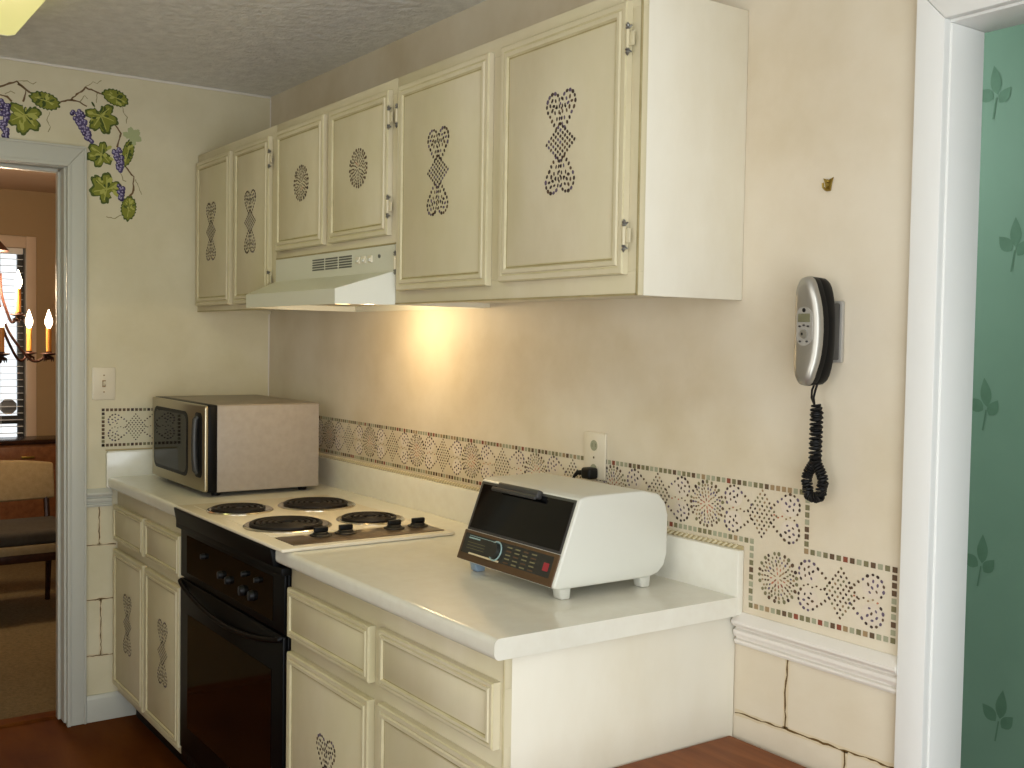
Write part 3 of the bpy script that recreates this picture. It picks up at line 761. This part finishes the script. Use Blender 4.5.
bmesh.ops.recalc_face_normals(hb, faces=hb.faces[:])
b = MB(); b._merge(hb, 'hood'); b.build('shell', t, angle=15)
b = MB()
for g0, g1 in ((1.064, 1.146), (1.156, 1.238), (1.248, 1.330)):
    for i in range(5): b.box(g0, g1, -.2985, -.2965, 1.650 + i * .0075, 1.6542 + i * .0075, 'grille')
b.build('vent_grille', t)
for x in (1.372, 1.408, 1.446):
    b = MB(); b.box(x - .012, x + .012, -.3015, -.2965, 1.657, 1.677, 'plate', .002); b.box(x - .007, x + .007, -.305, -.3005, 1.661, 1.669, 'appl_white', .0015); b.build('switch', t)
b = MB(); b.lathe([(.005, -.2965), (.005, -.3005), (.0001, -.3015)], (1.50, 0, 1.672), 'grille', 'y', 12); b.build('screw', t)
b = MB(); b.box(1.28, 1.47, -.405, -.29, 1.544, 1.5559, 'lens', .003); b.build('lamp_lens', t)
b = MB(); b.box(.92, 1.26, -.40, -.10, 1.550, 1.5559, 'steel', .001); b.build('grease_filter', t)

# ------------------------------------------------------------------ microwave
t = thing('microwave', 'silver microwave oven with black window on the left counter corner', 'microwave', (.41, -.29, .914))
mx0, mx1, mz0, mz1 = .124, .697, .930, 1.220
b = MB()
b.box(mx0, mx1, -.464, -.100, mz0, mz1 - .004, 'mw_side', .004); b.box(mx0, mx1, -.464, -.100, mz1 - .006, mz1, 'mw_top', .003)
b.build('body', t)
b = MB(); b.box(mx0 - .001, mx1 + .001, -.494, -.464, mz0 + .001, mz1 - .001, 'black', .002); b.build('front_frame', t)
b = MB()
b.prism(rrect(mx0, mx1, mz0 + .002, mz1 - .002, .008), 'y', -.505, -.494, 'steel', .003)
fd = b.build('door', t)
b = MB(); b.prism(rrect(.150, .530, .966, 1.188, .034), 'y', -.5062, -.5052, 'black'); b.prism(rrect(.165, .515, .978, 1.176, .028), 'y', -.5070, -.5060, 'mw_glass'); b.build('window', fd)
b = MB(); b.prism(rrect(.596, .672, .976, 1.192, .022), 'y', -.5066, -.5052, 'black_matte', .0005)
b.tube([(.628, -.506, 1.176), (.628, -.514, 1.168), (.628, -.517, 1.13), (.628, -.518, 1.084), (.628, -.517, 1.04), (.628, -.514, 1.000), (.628, -.506, .992)], .010, 'grey_plastic', 10)
b.build('handle', fd)
for x, y in ((mx0 + .05, -.45), (mx1 - .05, -.45), (mx0 + .05, -.14), (mx1 - .05, -.14)):
    b = MB(); b.lathe([(.014, .9145), (.016, .922), (.016, .931)], (x, y, 0), 'black_matte', 'z', 16); b.build('foot', t)

# ------------------------------------------------------------------ toaster oven
t = thing('toaster_oven', 'off-white toaster oven with slanted black glass door on the right counter', 'toaster oven', (2.24, -.23, .914))
tx0, tx1 = 2.058, 2.426
b = MB()
side = [(-.384, .944), (-.372, .938), (-.125, .938), (-.098, .944), (-.080, .960), (-.072, .985), (-.071, 1.070), (-.080, 1.098), (-.100, 1.118), (-.145, 1.128), (-.300, 1.126), (-.318, 1.121)]
b.prism(side, 'x', tx0, tx1, 'appl_white', .005, 3)
b.build('body', t)
# the slanted front plane runs from (y -.384, z .944) to (y -.318, z 1.121)
fy0, fz0, fy1, fz1 = -.384, .944, -.318, 1.121
fn = Vector((0, -(fz1 - fz0), fy1 - fy0)).normalized(); fl_ = math.hypot(fy1 - fy0, fz1 - fz0)
def fr(x, s, h):
    h -= .0085; q = Vector((x, fy0 + (fy1 - fy0) * s, fz0 + (fz1 - fz0) * s)) + fn * h; return tuple(q)
def slab(b, xa, xb, sa, sb, h0, h1, key, bev=0):
    tb = bmesh.new()
    A = [tb.verts.new(fr(*p, h0)) for p in ((xa, sa), (xb, sa), (xb, sb), (xa, sb))]; B = [tb.verts.new(fr(*p, h1)) for p in ((xa, sa), (xb, sa), (xb, sb), (xa, sb))]
    tb.faces.new(A[::-1]); tb.faces.new(B)
    for i in range(4): tb.faces.new((A[i], A[(i + 1) % 4], B[(i + 1) % 4], B[i]))
    bmesh.ops.recalc_face_normals(tb, faces=tb.faces[:])
    if bev: bevel(tb, tb.edges[:], bev, 2)
    b._merge(tb, key)
b = MB(); slab(b, tx0 + .004, tx1 - .008, .365, .985, .0005, .009, 'grey_plastic', .002); slab(b, tx0 + .014, tx1 - .016, .40, .95, .009, .0098, 'black_glass')
td = b.build('door', t)
b = MB(); slab(b, 2.150, 2.302, .90, 1.0, .0095, .026, 'grey_plastic', .004); slab(b, 2.135, 2.302, .88, .93, .022, .030, 'grey_plastic', .003); b.build('handle', td)
b = MB(); slab(b, tx0 + .002, tx1 - .008, .0, .364, .0005, .012, 'bronze', .002); slab(b, tx0 + .012, tx1 - .022, .085, .325, .012, .0126, 'panel_dark')
slab(b, tx0 + .045, tx0 + .165, .085, .105, .0127, .0131, 'cream_print')
slab(b, tx0 + .03, tx0 + .075, .27, .285, .0127, .0131, 'cyan_print'); slab(b, tx0 + .03, tx0 + .15, .30, .306, .0127, .0131, 'cyan_print')
for r_ in range(3): slab(b, tx0 + .03, tx0 + .10, .15 + r_ * .035, .156 + r_ * .035, .0127, .0131, 'olive')
for c_ in range(4):
    for r_ in range(5): slab(b, 2.240 + c_ * .030, 2.258 + c_ * .030, .10 + r_ * .045, .115 + r_ * .045, .0127, .0131, 'olive' if (c_ + r_) % 3 else 'brown')
slab(b, 2.378, 2.396, .15, .24, .0127, .0133, 'red')
tp = b.build('control_panel', t)
tb = MB(); pr = []
for i in range(24):
    a = 2 * PI * i / 24; pr.append(fr(2.203 + .021 * math.cos(a), .205 + .021 * math.sin(a) / fl_, .0145))
tb.tube(pr, .0016, 'cyan_print', 6, True)
tbb = bmesh.new()
for h, rad in ((.0126, .018), (.024, .016)):
    tbb.faces.new([tbb.verts.new(fr(2.203 + rad * math.cos(2 * PI * i / 20), .205 + rad * math.sin(2 * PI * i / 20) / fl_, h)) for i in range(20)])
vv = tbb.verts[:]
tbb.verts.ensure_lookup_table()
for i in range(20): tbb.faces.new((tbb.verts[i], tbb.verts[(i + 1) % 20], tbb.verts[20 + (i + 1) % 20], tbb.verts[20 + i]))
bmesh.ops.recalc_face_normals(tbb, faces=tbb.faces[:])
tb._merge(tbb, 'panel_dark')
tb.build('dial', tp)
for x, y in ((tx0 + .03, -.345), (tx1 - .022, -.345), (tx0 + .03, -.125), (tx1 - .022, -.125)):
    b = MB(); k_ = 'blue_foot' if (x < 2.2 and y < -.3) else 'appl_white'
    b.prism([(y - .011, .9145), (y + .011, .9145), (y + .014, .940), (y - .018, .940)], 'x', x - .013, x + .013, k_, .003)
    b.build('foot', t)
b = MB()
b.box(2.074, 2.108, -.038, -.0075, 1.108, 1.136, 'black_matte', .006, 3)
b.tube([(2.076, -.028, 1.122), (2.060, -.036, 1.121), (2.053, -.040, 1.112), (2.050, -.042, 1.098), (2.052, -.044, 1.06), (2.075, -.046, 1.01), (2.10, -.05, .985), (2.14, -.068, .985)], [.007, .006, .0042, .0036, .0034, .0034, .0034, .0034], 'black_matte', 8)
s = b.build('power_cord', t); s['label'] = 'short black cord with plug in the outlet'

# ------------------------------------------------------------------ wall plates and hook
t = thing('wall_outlet', 'cream double outlet plate on the back wall with a black plug in it', 'outlet', (2.088, 0, 1.163))
b = MB(); b.prism(rrect(2.047, 2.130, 1.106, 1.222, .005), 'y', -.0065, -.0012, 'plate', .002); b.build('cover_plate', t)
for z in (1.190, 1.130):
    b = MB(); b.prism([(2.088 + .017 * math.cos(2 * PI * i / 24), z + max(-.0125, min(.0125, .017 * math.sin(2 * PI * i / 24)))) for i in range(24)], 'y', -.0078, -.006, 'plate')
    for dx in (-.0065, .0065): b.box(2.088 + dx - .001, 2.088 + dx + .001, -.0082, -.0075, z - .004, z + .005, 'olive')
    b.lathe([(.0135, -.0076), (.0135, -.0081), (.0125, -.0081)], (2.088, 0, z), 'sage', 'y', 20)
    b.build('receptacle', t)
b = MB(); b.lathe([(.003, -.006), (.003, -.0075), (.0001, -.0078)], (2.088, 0, 1.160), 'chrome', 'y', 10); b.build('screw', t)
t = thing('light_switch', 'beige light switch plate on the wall beside the left doorway', 'switch', (0, -.6475, 1.263))
b = MB(); b.prism(rrect(-.689, -.606, 1.203, 1.323, .005), 'x', .0005, .006, 'plate', .002); b.build('cover_plate', t)
b = MB(); b.box(.006, .0068, -.6535, -.6415, 1.250, 1.276, 'tan'); b.prism([(.0066, 1.255), (.0066, 1.266), (.017, 1.272), (.018, 1.266)], 'y', -.6515, -.6435, 'plate', .001); b.build('toggle', t)
for z in (1.232, 1.294):
    b = MB(); b.lathe([(.003, .006), (.003, .0072), (.0001, .0075)], (0, -.6475, z), 'tan', 'x', 10); b.build('screw', t)
t = thing('wall_hook', 'small brass hook on the bare wall above the phone', 'hook', (2.779, 0, 1.754))
b = MB(); b.prism([(2.767, 1.770), (2.772, 1.756), (2.773, 1.744), (2.785, 1.744), (2.787, 1.757), (2.791, 1.770), (2.779, 1.765)], 'y', -.004, -.0012, 'brass', .001); b.build('back_plate', t)
b = MB(); b.tube([(2.779, -.003, 1.752), (2.779, -.012, 1.746), (2.779, -.018, 1.750), (2.779, -.019, 1.758)], .0022, 'brass', 8); b.ball((2.779, -.006, 1.763), .0035, 'brass'); b.build('prong', t)

# ------------------------------------------------------------------ wall phone
t = thing('wall_phone', 'silver and black corded phone hanging on the wall', 'phone', (2.80, 0, 1.47))
b = MB(); b.box(2.776, 2.826, -.010, -.0012, 1.413, 1.531, 'lcd_frame', .003); b.box(2.782, 2.822, -.030, -.010, 1.418, 1.526, 'grey_plastic', .003); b.build('wall_plate', t)
xl, xr_ = 2.770, 2.830; zc_ = 1.472
def phone_prof(h):
    pass
def silhouette(half_w, half_h, n=32):
    P = []
    for i in range(n):
        a = 2 * PI * i / n; c, s = math.cos(a), math.sin(a)
        e = 2.6
        P.append((2.80 + half_w * (abs(c) ** (2 / e)) * (1 if c >= 0 else -1), zc_ + half_h * (abs(s) ** (2 / 2.3)) * (1 if s >= 0 else -1)))
    return P
def bend(z):                       # handset front is hollowed between ear and mouth end
    q = (z - zc_) / .103
    return -.008 * max(0, 1 - (q * 1.35) ** 2)
def hand_ring(hw, hh, y): return [(x, y - (bend(z) if y < -.05 else 0), z) for x, z in silhouette(hw, hh)]
b = MB()
b.loft([[(2.80 + (x - 2.80) * .6, -.030, zc_ + (z - zc_) * .6) for x, z in silhouette(.030, .103)], hand_ring(.027, .098, -.031), hand_ring(.030, .102, -.040), hand_ring(.030, .103, -.056), hand_ring(.029, .102, -.0605)], ['black'] * 4, 'black')
b.poly([(2.80 + (x - 2.80) * .6, -.030, zc_ + (z - zc_) * .6) for x, z in silhouette(.030, .103)][::-1], 'black_matte')
b.build('cradle', t, angle=60)
b = MB()
b.loft([hand_ring(.0295, .1025, -.0606), hand_ring(.0305, .1035, -.066), hand_ring(.0305, .1035, -.0765), hand_ring(.0305, .1035, -.0800), hand_ring(.0290, .1015, -.0865), hand_ring(.0255, .097, -.0905), hand_ring(.018, .085, -.0928), hand_ring(.006, .05, -.0935)], ['black', 'black'] + ['phone_silver'] * 5, 'phone_silver')
hs = b.build('handset', t, angle=80)
def face(z, up=0): return -.0937 - bend(z) - up
def curved_plate(outline_x, z0, z1, up, key, b, n=16):
    """a thin plate that follows the curved handset front; outline_x(z) is its half width"""
    rows = [z0 + (z1 - z0) * i / n for i in range(n + 1)]
    for za, zb in zip(rows, rows[1:]):
        wa, wb = max(.0005, outline_x(za)), max(.0005, outline_x(zb))
        b.poly([(2.80 - wa, face(za, up), za), (2.80 + wa, face(za, up), za), (2.80 + wb, face(zb, up), zb), (2.80 - wb, face(zb, up), zb)], key)
        for sg in (-1, 1):
            q = [(2.80 + sg * wa, face(za, up), za), (2.80 + sg * wb, face(zb, up), zb), (2.80 + sg * wb, face(zb, -.004), zb), (2.80 + sg * wa, face(za, -.004), za)]
            b.poly(q if sg < 0 else q[::-1], key)
def pill(z):
    e = z - 1.500 if z > 1.500 else (1.462 - z if z < 1.462 else 0)
    return math.sqrt(max(0, .0185 ** 2 - (e * 1.03) ** 2))
b = MB(); curved_plate(pill, 1.4445, 1.5178, .0012, 'lcd_frame', b, 24); kp = b.build('keypad_panel', hs)
b = MB(); b.box(2.786, 2.814, face(zc_, .0036), face(zc_, 0), 1.489, 1.505, 'lcd', .0008); b.build('display', kp)
b = MB()
b.lathe([(.0045, face(zc_, .0028)), (.0040, face(zc_, .0038)), (.0001, face(zc_, .004))], (2.80, 0, 1.5115), 'black_matte', 'y', 14)
b.build('speaker_button', kp)
b = MB(); b.lathe([(.0085, face(zc_, .0025)), (.0085, face(zc_, .0038)), (.006, face(zc_, .0042)), (.0001, face(zc_, .0042))], (2.80, 0, 1.4665), 'phone_silver', 'y', 20)
b.ball((2.797, face(zc_, .004), 1.4665), .0028, 'black_matte', (1, .4, 1)); b.build('navigation_button', kp)
for dx, z in ((-.010, 1.481), (0, 1.483), (.010, 1.481), (-.008, 1.4525), (.008, 1.4525)):
    b = MB(); b.ball((2.80 + dx, face(zc_, .003), z), .0024, 'grey_plastic', (1.3, .4, .8), 10); b.build('button', kp)
# coiled cord: two smooth leads, then a coil that runs down, turns round and comes back up
def helix(path, r, turns, n):
    path = [Vector(p) for p in path]; Ls = [0]
    for p, q in zip(path, path[1:]): Ls.append(Ls[-1] + (q - p).length)
    out = []
    for i in range(n + 1):
        s = Ls[-1] * i / n
        j = max(k for k in range(len(path) - 1) if Ls[k] <= s + 1e-9)
        tt = (s - Ls[j]) / max(1e-9, Ls[j + 1] - Ls[j]); p = path[j].lerp(path[j + 1], tt)
        d = (path[min(j + 1, len(path) - 1)] - path[j]).normalized()
        a = d.cross(Vector((0, 1, 0))); a = a.normalized() if a.length > 1e-4 else Vector((1, 0, 0)); bb = d.cross(a).normalized()
        th = 2 * PI * turns * i / n
        out.append(p + r * (math.cos(th) * a + math.sin(th) * bb))
    return out
b = MB()
cx_ = 2.796; cy_ = -.040
b.tube([(2.797, -.050, 1.371), (2.792, -.050, 1.360), (2.788, -.046, 1.345), (2.792, cy_, 1.328)], .0022, 'black_matte', 6)
b.tube([(2.812, -.060, 1.372), (2.808, -.060, 1.360), (2.798, -.052, 1.346), (2.796, cy_ - .006, 1.328)], .0022, 'black_matte', 6)
path = [(cx_, cy_, 1.332), (cx_, cy_, 1.215)]
b.tube(helix(path, .0090, 17, 17 * 14), .0024, 'black_matte', 6)
path = [(cx_ + .002, cy_ - .002, 1.325), (cx_ + .001, cy_ - .002, 1.215)]
b.tube(helix(path, .0112, 12, 12 * 14), .0022, 'black_matte', 6)
loop = [(cx_ - .001, cy_, 1.222)] + [(cx_ - .012 * math.sin(PI * q) - .001, cy_, 1.222 - .062 * q) for q in (.2, .4, .6, .8)] + [(cx_ - .008, cy_, 1.158), (cx_, cy_, 1.152), (cx_ + .008, cy_, 1.158)] + [(cx_ + .012 * math.sin(PI * q) + .001, cy_, 1.222 - .062 * q) for q in (.8, .6, .4, .2)] + [(cx_ + .001, cy_, 1.222)]
loop = [(x + (.008 if x > cx_ else -.008 if x < cx_ else 0) * max(0, min(1, (1.215 - z) / .03)), y, z) for x, y, z in loop]
b.tube(helix(loop, .0085, 30, 30 * 12), .0026, 'black_matte', 6)
b.build('coiled_cord', t)

# ------------------------------------------------------------------ wooden table in the corner
t = thing('side_table', 'low reddish-brown wooden table against the cabinet end panel and wall', 'table', (2.76, -.42, 0))
b = MB(); b.box(2.572, 2.954, -.80, -.018, .592, .616, 'table_wood', .003); b.build('tabletop', t)
b = MB(); b.box(2.60, 2.93, -.77, -.05, .53, .591, 'table_wood', .002); b.build('apron', t)
for x in (2.615, 2.915):
    for y in (-.755, -.065):
        b = MB(); b.prism([(x - .018, .535), (x + .018, .535), (x + .013, .001), (x - .013, .001)], 'y', y - .016, y + .016, 'table_wood', .003); b.build('leg', t)

# ------------------------------------------------------------------ fluorescent ceiling fixture
t = thing('ceiling_light', 'lit yellowish fluorescent ceiling fixture at the upper left', 'ceiling light', (1.25, -1.24, H))
b = MB(); b.box(.635, 1.86, -1.40, -1.08, 2.385, H - .001, 'fix_end', .003); b.build('housing', t)
b = MB(); pf = [(-1.062, 2.392), (-1.058, 2.345), (-1.064, 2.332), (-1.085, 2.326), (-1.390, 2.326), (-1.412, 2.332), (-1.418, 2.345), (-1.414, 2.392)]
b.prism(pf, 'x', .633, 1.848, 'tube_lens'); b.build('diffuser', t)
for xa, xb in ((.615, .633), (1.848, 1.866)):
    b = MB(); b.prism([(y, z - .002 if z < 2.39 else z) for y, z in pf], 'x', xa, xb, 'fix_end', .002); b.build('end_cap', t)

# ------------------------------------------------------------------ dining room things
t = thing('window_blind', 'white horizontal blind over the bright dining room window', 'blind', (DX, -.66, .77))
b = MB(); b.box(DX + .004, DX + .050, -1.13, -.225, 1.975, 2.015, 'blind', .003); b.build('head_rail', t)
b = MB()
for i in range(27):
    z = .77 + i * .0450
    b.box(DX + .006, DX + .046, -1.13, -.225, z, z + .0028, 'blind')
b.build('slats', t)
for y in (-.36, -1.0):
    b = MB(); b.tube([(DX + .026, y, .77), (DX + .026, y, 1.98)], .0015, 'blind', 5); b.build('cord', t)
b = MB(); P = [(-.306 + .056 * math.cos(PI / 8 + PI * i / 4), .948 + .056 * math.sin(PI / 8 + PI * i / 4)) for i in range(8)]
b.prism(P, 'x', DX - .028, DX - .024, 'stick'); b.box(DX - .0238, DX - .0230, -.345, -.267, .944, .953, 'stick2')
tag(b.build('window_sticker', origin=(DX - .026, -.306, .948)), 'grey octagonal sticker on the dining room window pane', 'sticker')

t = thing('sideboard', 'dark-topped reddish sideboard under the dining room window', 'sideboard', (-3.54, -.65, 0))
b = MB(); b.box(-3.70, -3.40, -1.35, .12, .722, .75, 'dark_wood', .004); b.build('top', t)
b = MB(); b.box(-3.69, -3.42, -1.32, .09, .16, .722, 'red_wood'); b.build('carcass', t)
for y0, y1 in ((-1.30, -.62), (-.58, .07)):
    b = MB(); b.box(-3.42, -3.408, y0, y1, .56, .705, 'red_wood', .003); b.box(-3.408, -3.398, (y0 + y1) / 2 - .04, (y0 + y1) / 2 + .04, .63, .645, 'brass', .002); b.build('drawer', t)
    b = MB(); b.box(-3.42, -3.408, y0, y1, .18, .545, 'red_wood', .003); b.build('door', t)
b = MB(); b.box(-3.424, -3.402, -.612, -.588, .16, .722, 'dark_wood', .002); b.build('stile', t)
for x in (-3.68, -3.44):
    for y in (-1.29, .06):
        b = MB(); b.prism([(x - .02, .16), (x + .02, .16), (x + .014, .005), (x - .014, .005)], 'y', y - .018, y + .018, 'dark_wood', .002); b.build('leg', t)

def dining_chair(label, cx, cy, face_deg, w=.52):
    t = thing('dining_chair', label, 'chair', (cx, cy, .005))
    ca, sa = math.cos(R(face_deg)), math.sin(R(face_deg))
    def T(u, v, z): return (cx + u * ca - v * sa, cy + u * sa + v * ca, z)   # u = towards the sitter's knees
    def rot(mb):
        for v in mb.bm.verts: v.co = Vector(T(v.co.x, v.co.y, v.co.z))
        return mb
    h = w / 2
    b = MB(); b.box(-.22, .24, -h, h, .395, .465, 'fabric_shaded', .022, 3); rot(b).build('seat', t)
    b = MB(); b.box(-.225, .245, -h - .004, h + .004, .352, .395, 'fabric', .004); rot(b).build('seat_frame', t)
    b = MB(); n = 12; P = []
    for i in range(n + 1):
        s = -1 + 2 * i / n; P.append((-.225 - .05 * (1 - s * s), s * (h + .01)))
    for i in range(n + 1):
        s = 1 - 2 * i / n; P.append((-.265 - .05 * (1 - s * s), s * (h + .01)))
    tb_ = MB(); tb_.prism(P, 'z', .555, .745, 'fabric', .012, 3)
    for v in tb_.bm.verts:
        v.co.z += .018 * (1 - (v.co.y / h) ** 2) * (1 if v.co.z > .65 else -.6); v.co.x -= (v.co.z - .5) * .18
    rot(tb_).build('backrest', t)
    for s in (-1, 1):
        b = MB(); b.tube([(-.235, s * (h - .03), .395), (-.25, s * (h - .03), .50), (-.285, s * (h - .03), .64)], .016, 'dark_wood', 8); rot(b).build('back_post', t)
        b = MB(); b.tube([(-.20, s * (h - .03), .36), (-.24, s * (h - .03), .006)], [.018, .013], 'dark_wood', 8); rot(b).build('leg', t)
        b = MB(); b.tube([(.21, s * (h - .03), .36), (.22, s * (h - .03), .006)], [.018, .013], 'dark_wood', 8); rot(b).build('leg', t)
    b = MB(); b.box(-.22, .24, -h + .02, h - .02, .31, .352, 'dark_wood', .003); rot(b).build('apron', t)
    return t
dining_chair('dining chair with beige upholstered back, nearest the left doorway', -1.80, -.66, 2, .56)

# chandelier
t = thing('chandelier', 'dark iron chandelier with lit candle bulbs beyond the left doorway', 'chandelier', (-1.6, -.745, H))
kx, ky = -1.6, -.745
b = MB()
b.lathe([(.0001, H - .001), (.06, H - .002), (.055, H - .02), (.012, H - .03), (.012, H - .05)], (kx, ky, 0), 'iron', 'z', 20)
n = 8
b.tube([(kx, ky, H - .05), (kx, ky, 1.90)], .006, 'iron', 8)
b.lathe([(.008, 1.94), (.012, 1.90), (.060, 1.845), (.052, 1.840), (.016, 1.835), (.016, 1.60), (.028, 1.56), (.034, 1.50), (.022, 1.45), (.030, 1.42), (.012, 1.38), (.014, 1.35), (.0001, 1.33)], (kx, ky, 0), 'iron', 'z', 20)
b.build('stem', t)
def arm(ang, rad, zc, low):
    ca, sa = math.cos(ang), math.sin(ang)
    P_ = lambda r, z: (kx + r * ca, ky + r * sa, z)
    b = MB()
    pts = [P_(.02, low + .20), P_(rad * .25, low + .10), P_(rad * .5, low + .01), P_(rad * .68, low - .035), P_(rad * .85, low - .03), P_(rad * .97, low + .005), P_(rad, zc)]
    sm = []
    for i in range(len(pts) - 1):
        for k in range(5):
            tt = k / 5; p0, p1, p2, p3 = [Vector(pts[max(0, min(len(pts) - 1, i + d))]) for d in (-1, 0, 1, 2)]
            sm.append(.5 * ((2 * p1) + (-p0 + p2) * tt + (2 * p0 - 5 * p1 + 4 * p2 - p3) * tt ** 2 + (-p0 + 3 * p1 - 3 * p2 + p3) * tt ** 3))
    sm.append(Vector(pts[-1])); b.tube(sm, .0065, 'iron', 8)
    b.lathe([(.008, zc - .03), (.014, zc - .022), (.010, zc - .010), (.038, zc), (.036, zc + .004), (.014, zc + .006), (.014, zc + .012)], P_(rad, 0), 'iron', 'z', 16)
    for k in range(4):
        a2 = ang + k * PI / 2 + .4; q = P_(rad, zc - .01)
        b.tube([q, (q[0] + .022 * math.cos(a2), q[1] + .022 * math.sin(a2), zc - .022), (q[0] + .026 * math.cos(a2), q[1] + .026 * math.sin(a2), zc - .04)], [.004, .006, .001], 'iron', 6)
    a = b.build('arm', t)
    b = MB(); b.lathe([(.0125, zc + .008), (.0125, zc + .125), (.009, zc + .128)], P_(rad, 0), 'candle', 'z', 14); b.build('candle_sleeve', a)
    b = MB(); b.lathe([(.008, zc + .128), (.017, zc + .150), (.018, zc + .165), (.011, zc + .190), (.004, zc + .212), (.0001, zc + .222)], P_(rad, 0), 'bulb', 'z', 14); b.build('bulb', a)
for i in (0, 1, 2, 3, 4, 5, 6): arm(R(86 + 45 * i), .238, 1.345, 1.345)
for i in range(3): arm(R(70 + 120 * i), .10, 1.535, 1.535)

# ------------------------------------------------------------------ light
def area(name, loc, target, sx, sy, power, color=(1, 1, 1), spread=180):
    l = bpy.data.lights.new(name, 'AREA'); l.shape = 'RECTANGLE'; l.size = sx; l.size_y = sy; l.energy = power; l.color = color; l.spread = R(spread)
    o = bpy.data.objects.new(name, l); COL.objects.link(o); o.location = loc
    o.rotation_euler = (Vector(target) - Vector(loc)).to_track_quat('-Z', 'Y').to_euler()
    return o
area('daylight_front_window', ((wx0 + wx1) / 2, WY - .16, 1.55), ((wx0 + wx1) / 2, 0, 1.5), 1.65, 1.15, 20, (1, .985, .95))
area('hall_side_fill', (4.85, .68, 1.35), (3.0, .4, 1.3), .7, 1.4, 3, (.86, .95, 1))  # added bluish fill that brightens the jamb; no window is built there
area('daylight_right_door', (WX1 + .16, (dy0 + dy1) / 2, 1.1), (0, (dy0 + dy1) / 2, 1.1), 1.9, 1.95, 53, (.89, .96, 1))
area('hall_fill', (1.55, .50, 2.22), (2.6, 1.2, 1.95), .5, .35, 7.5, (.90, .97, 1))  # added fill for the green wall
area('fluorescent_tube', (1.25, -1.24, 2.322), (1.25, -1.24, 0), 1.15, .26, 2.2, (.92, 1, .45))
def point(name, loc, p, col, r):
    l = bpy.data.lights.new(name, 'POINT'); l.energy = p; l.color = col; l.shadow_soft_size = r
    o = bpy.data.objects.new(name, l); COL.objects.link(o); o.location = loc
point('hood_lamp', (1.28, -.22, 1.522), 2.9, (1, .74, .42), .02)
point('chandelier_glow', (kx, ky, 1.66), 70, (1, .78, .52), .12)

w = bpy.data.worlds.new('daylight'); scene.world = w; w.use_nodes = True
bg = w.node_tree.nodes['Background']; bg.inputs['Color'].default_value = (.92, .97, 1, 1); bg.inputs['Strength'].default_value = 1.15

# ------------------------------------------------------------------ camera
cam = bpy.data.cameras.new('camera'); co = bpy.data.objects.new('camera', cam); COL.objects.link(co)
yaw, pitch, roll = R(34.9976), R(2.2557), R(.921)
f = Vector((-math.cos(yaw) * math.cos(pitch), math.sin(yaw) * math.cos(pitch), -math.sin(pitch)))
r = f.cross(Vector((0, 0, 1))).normalized(); u = r.cross(f)
r, u = math.cos(roll) * r + math.sin(roll) * u, -math.sin(roll) * r + math.cos(roll) * u
co.matrix_world = Matrix(((r.x, u.x, -f.x, 4.1567), (r.y, u.y, -f.y, -1.7065), (r.z, u.z, -f.z, 1.4438), (0, 0, 0, 1)))
cam.sensor_width = 36; cam.lens = 1081.65 / 1024 * 36; cam.clip_start = .02
scene.camera = co

scene.view_settings.view_transform = 'Standard'; scene.view_settings.look = 'None'
scene.view_settings.gamma = 1; scene.view_settings.use_curve_mapping = False
scene.view_settings.exposure = .13
try: scene.cycles.use_denoising = True
except Exception: pass
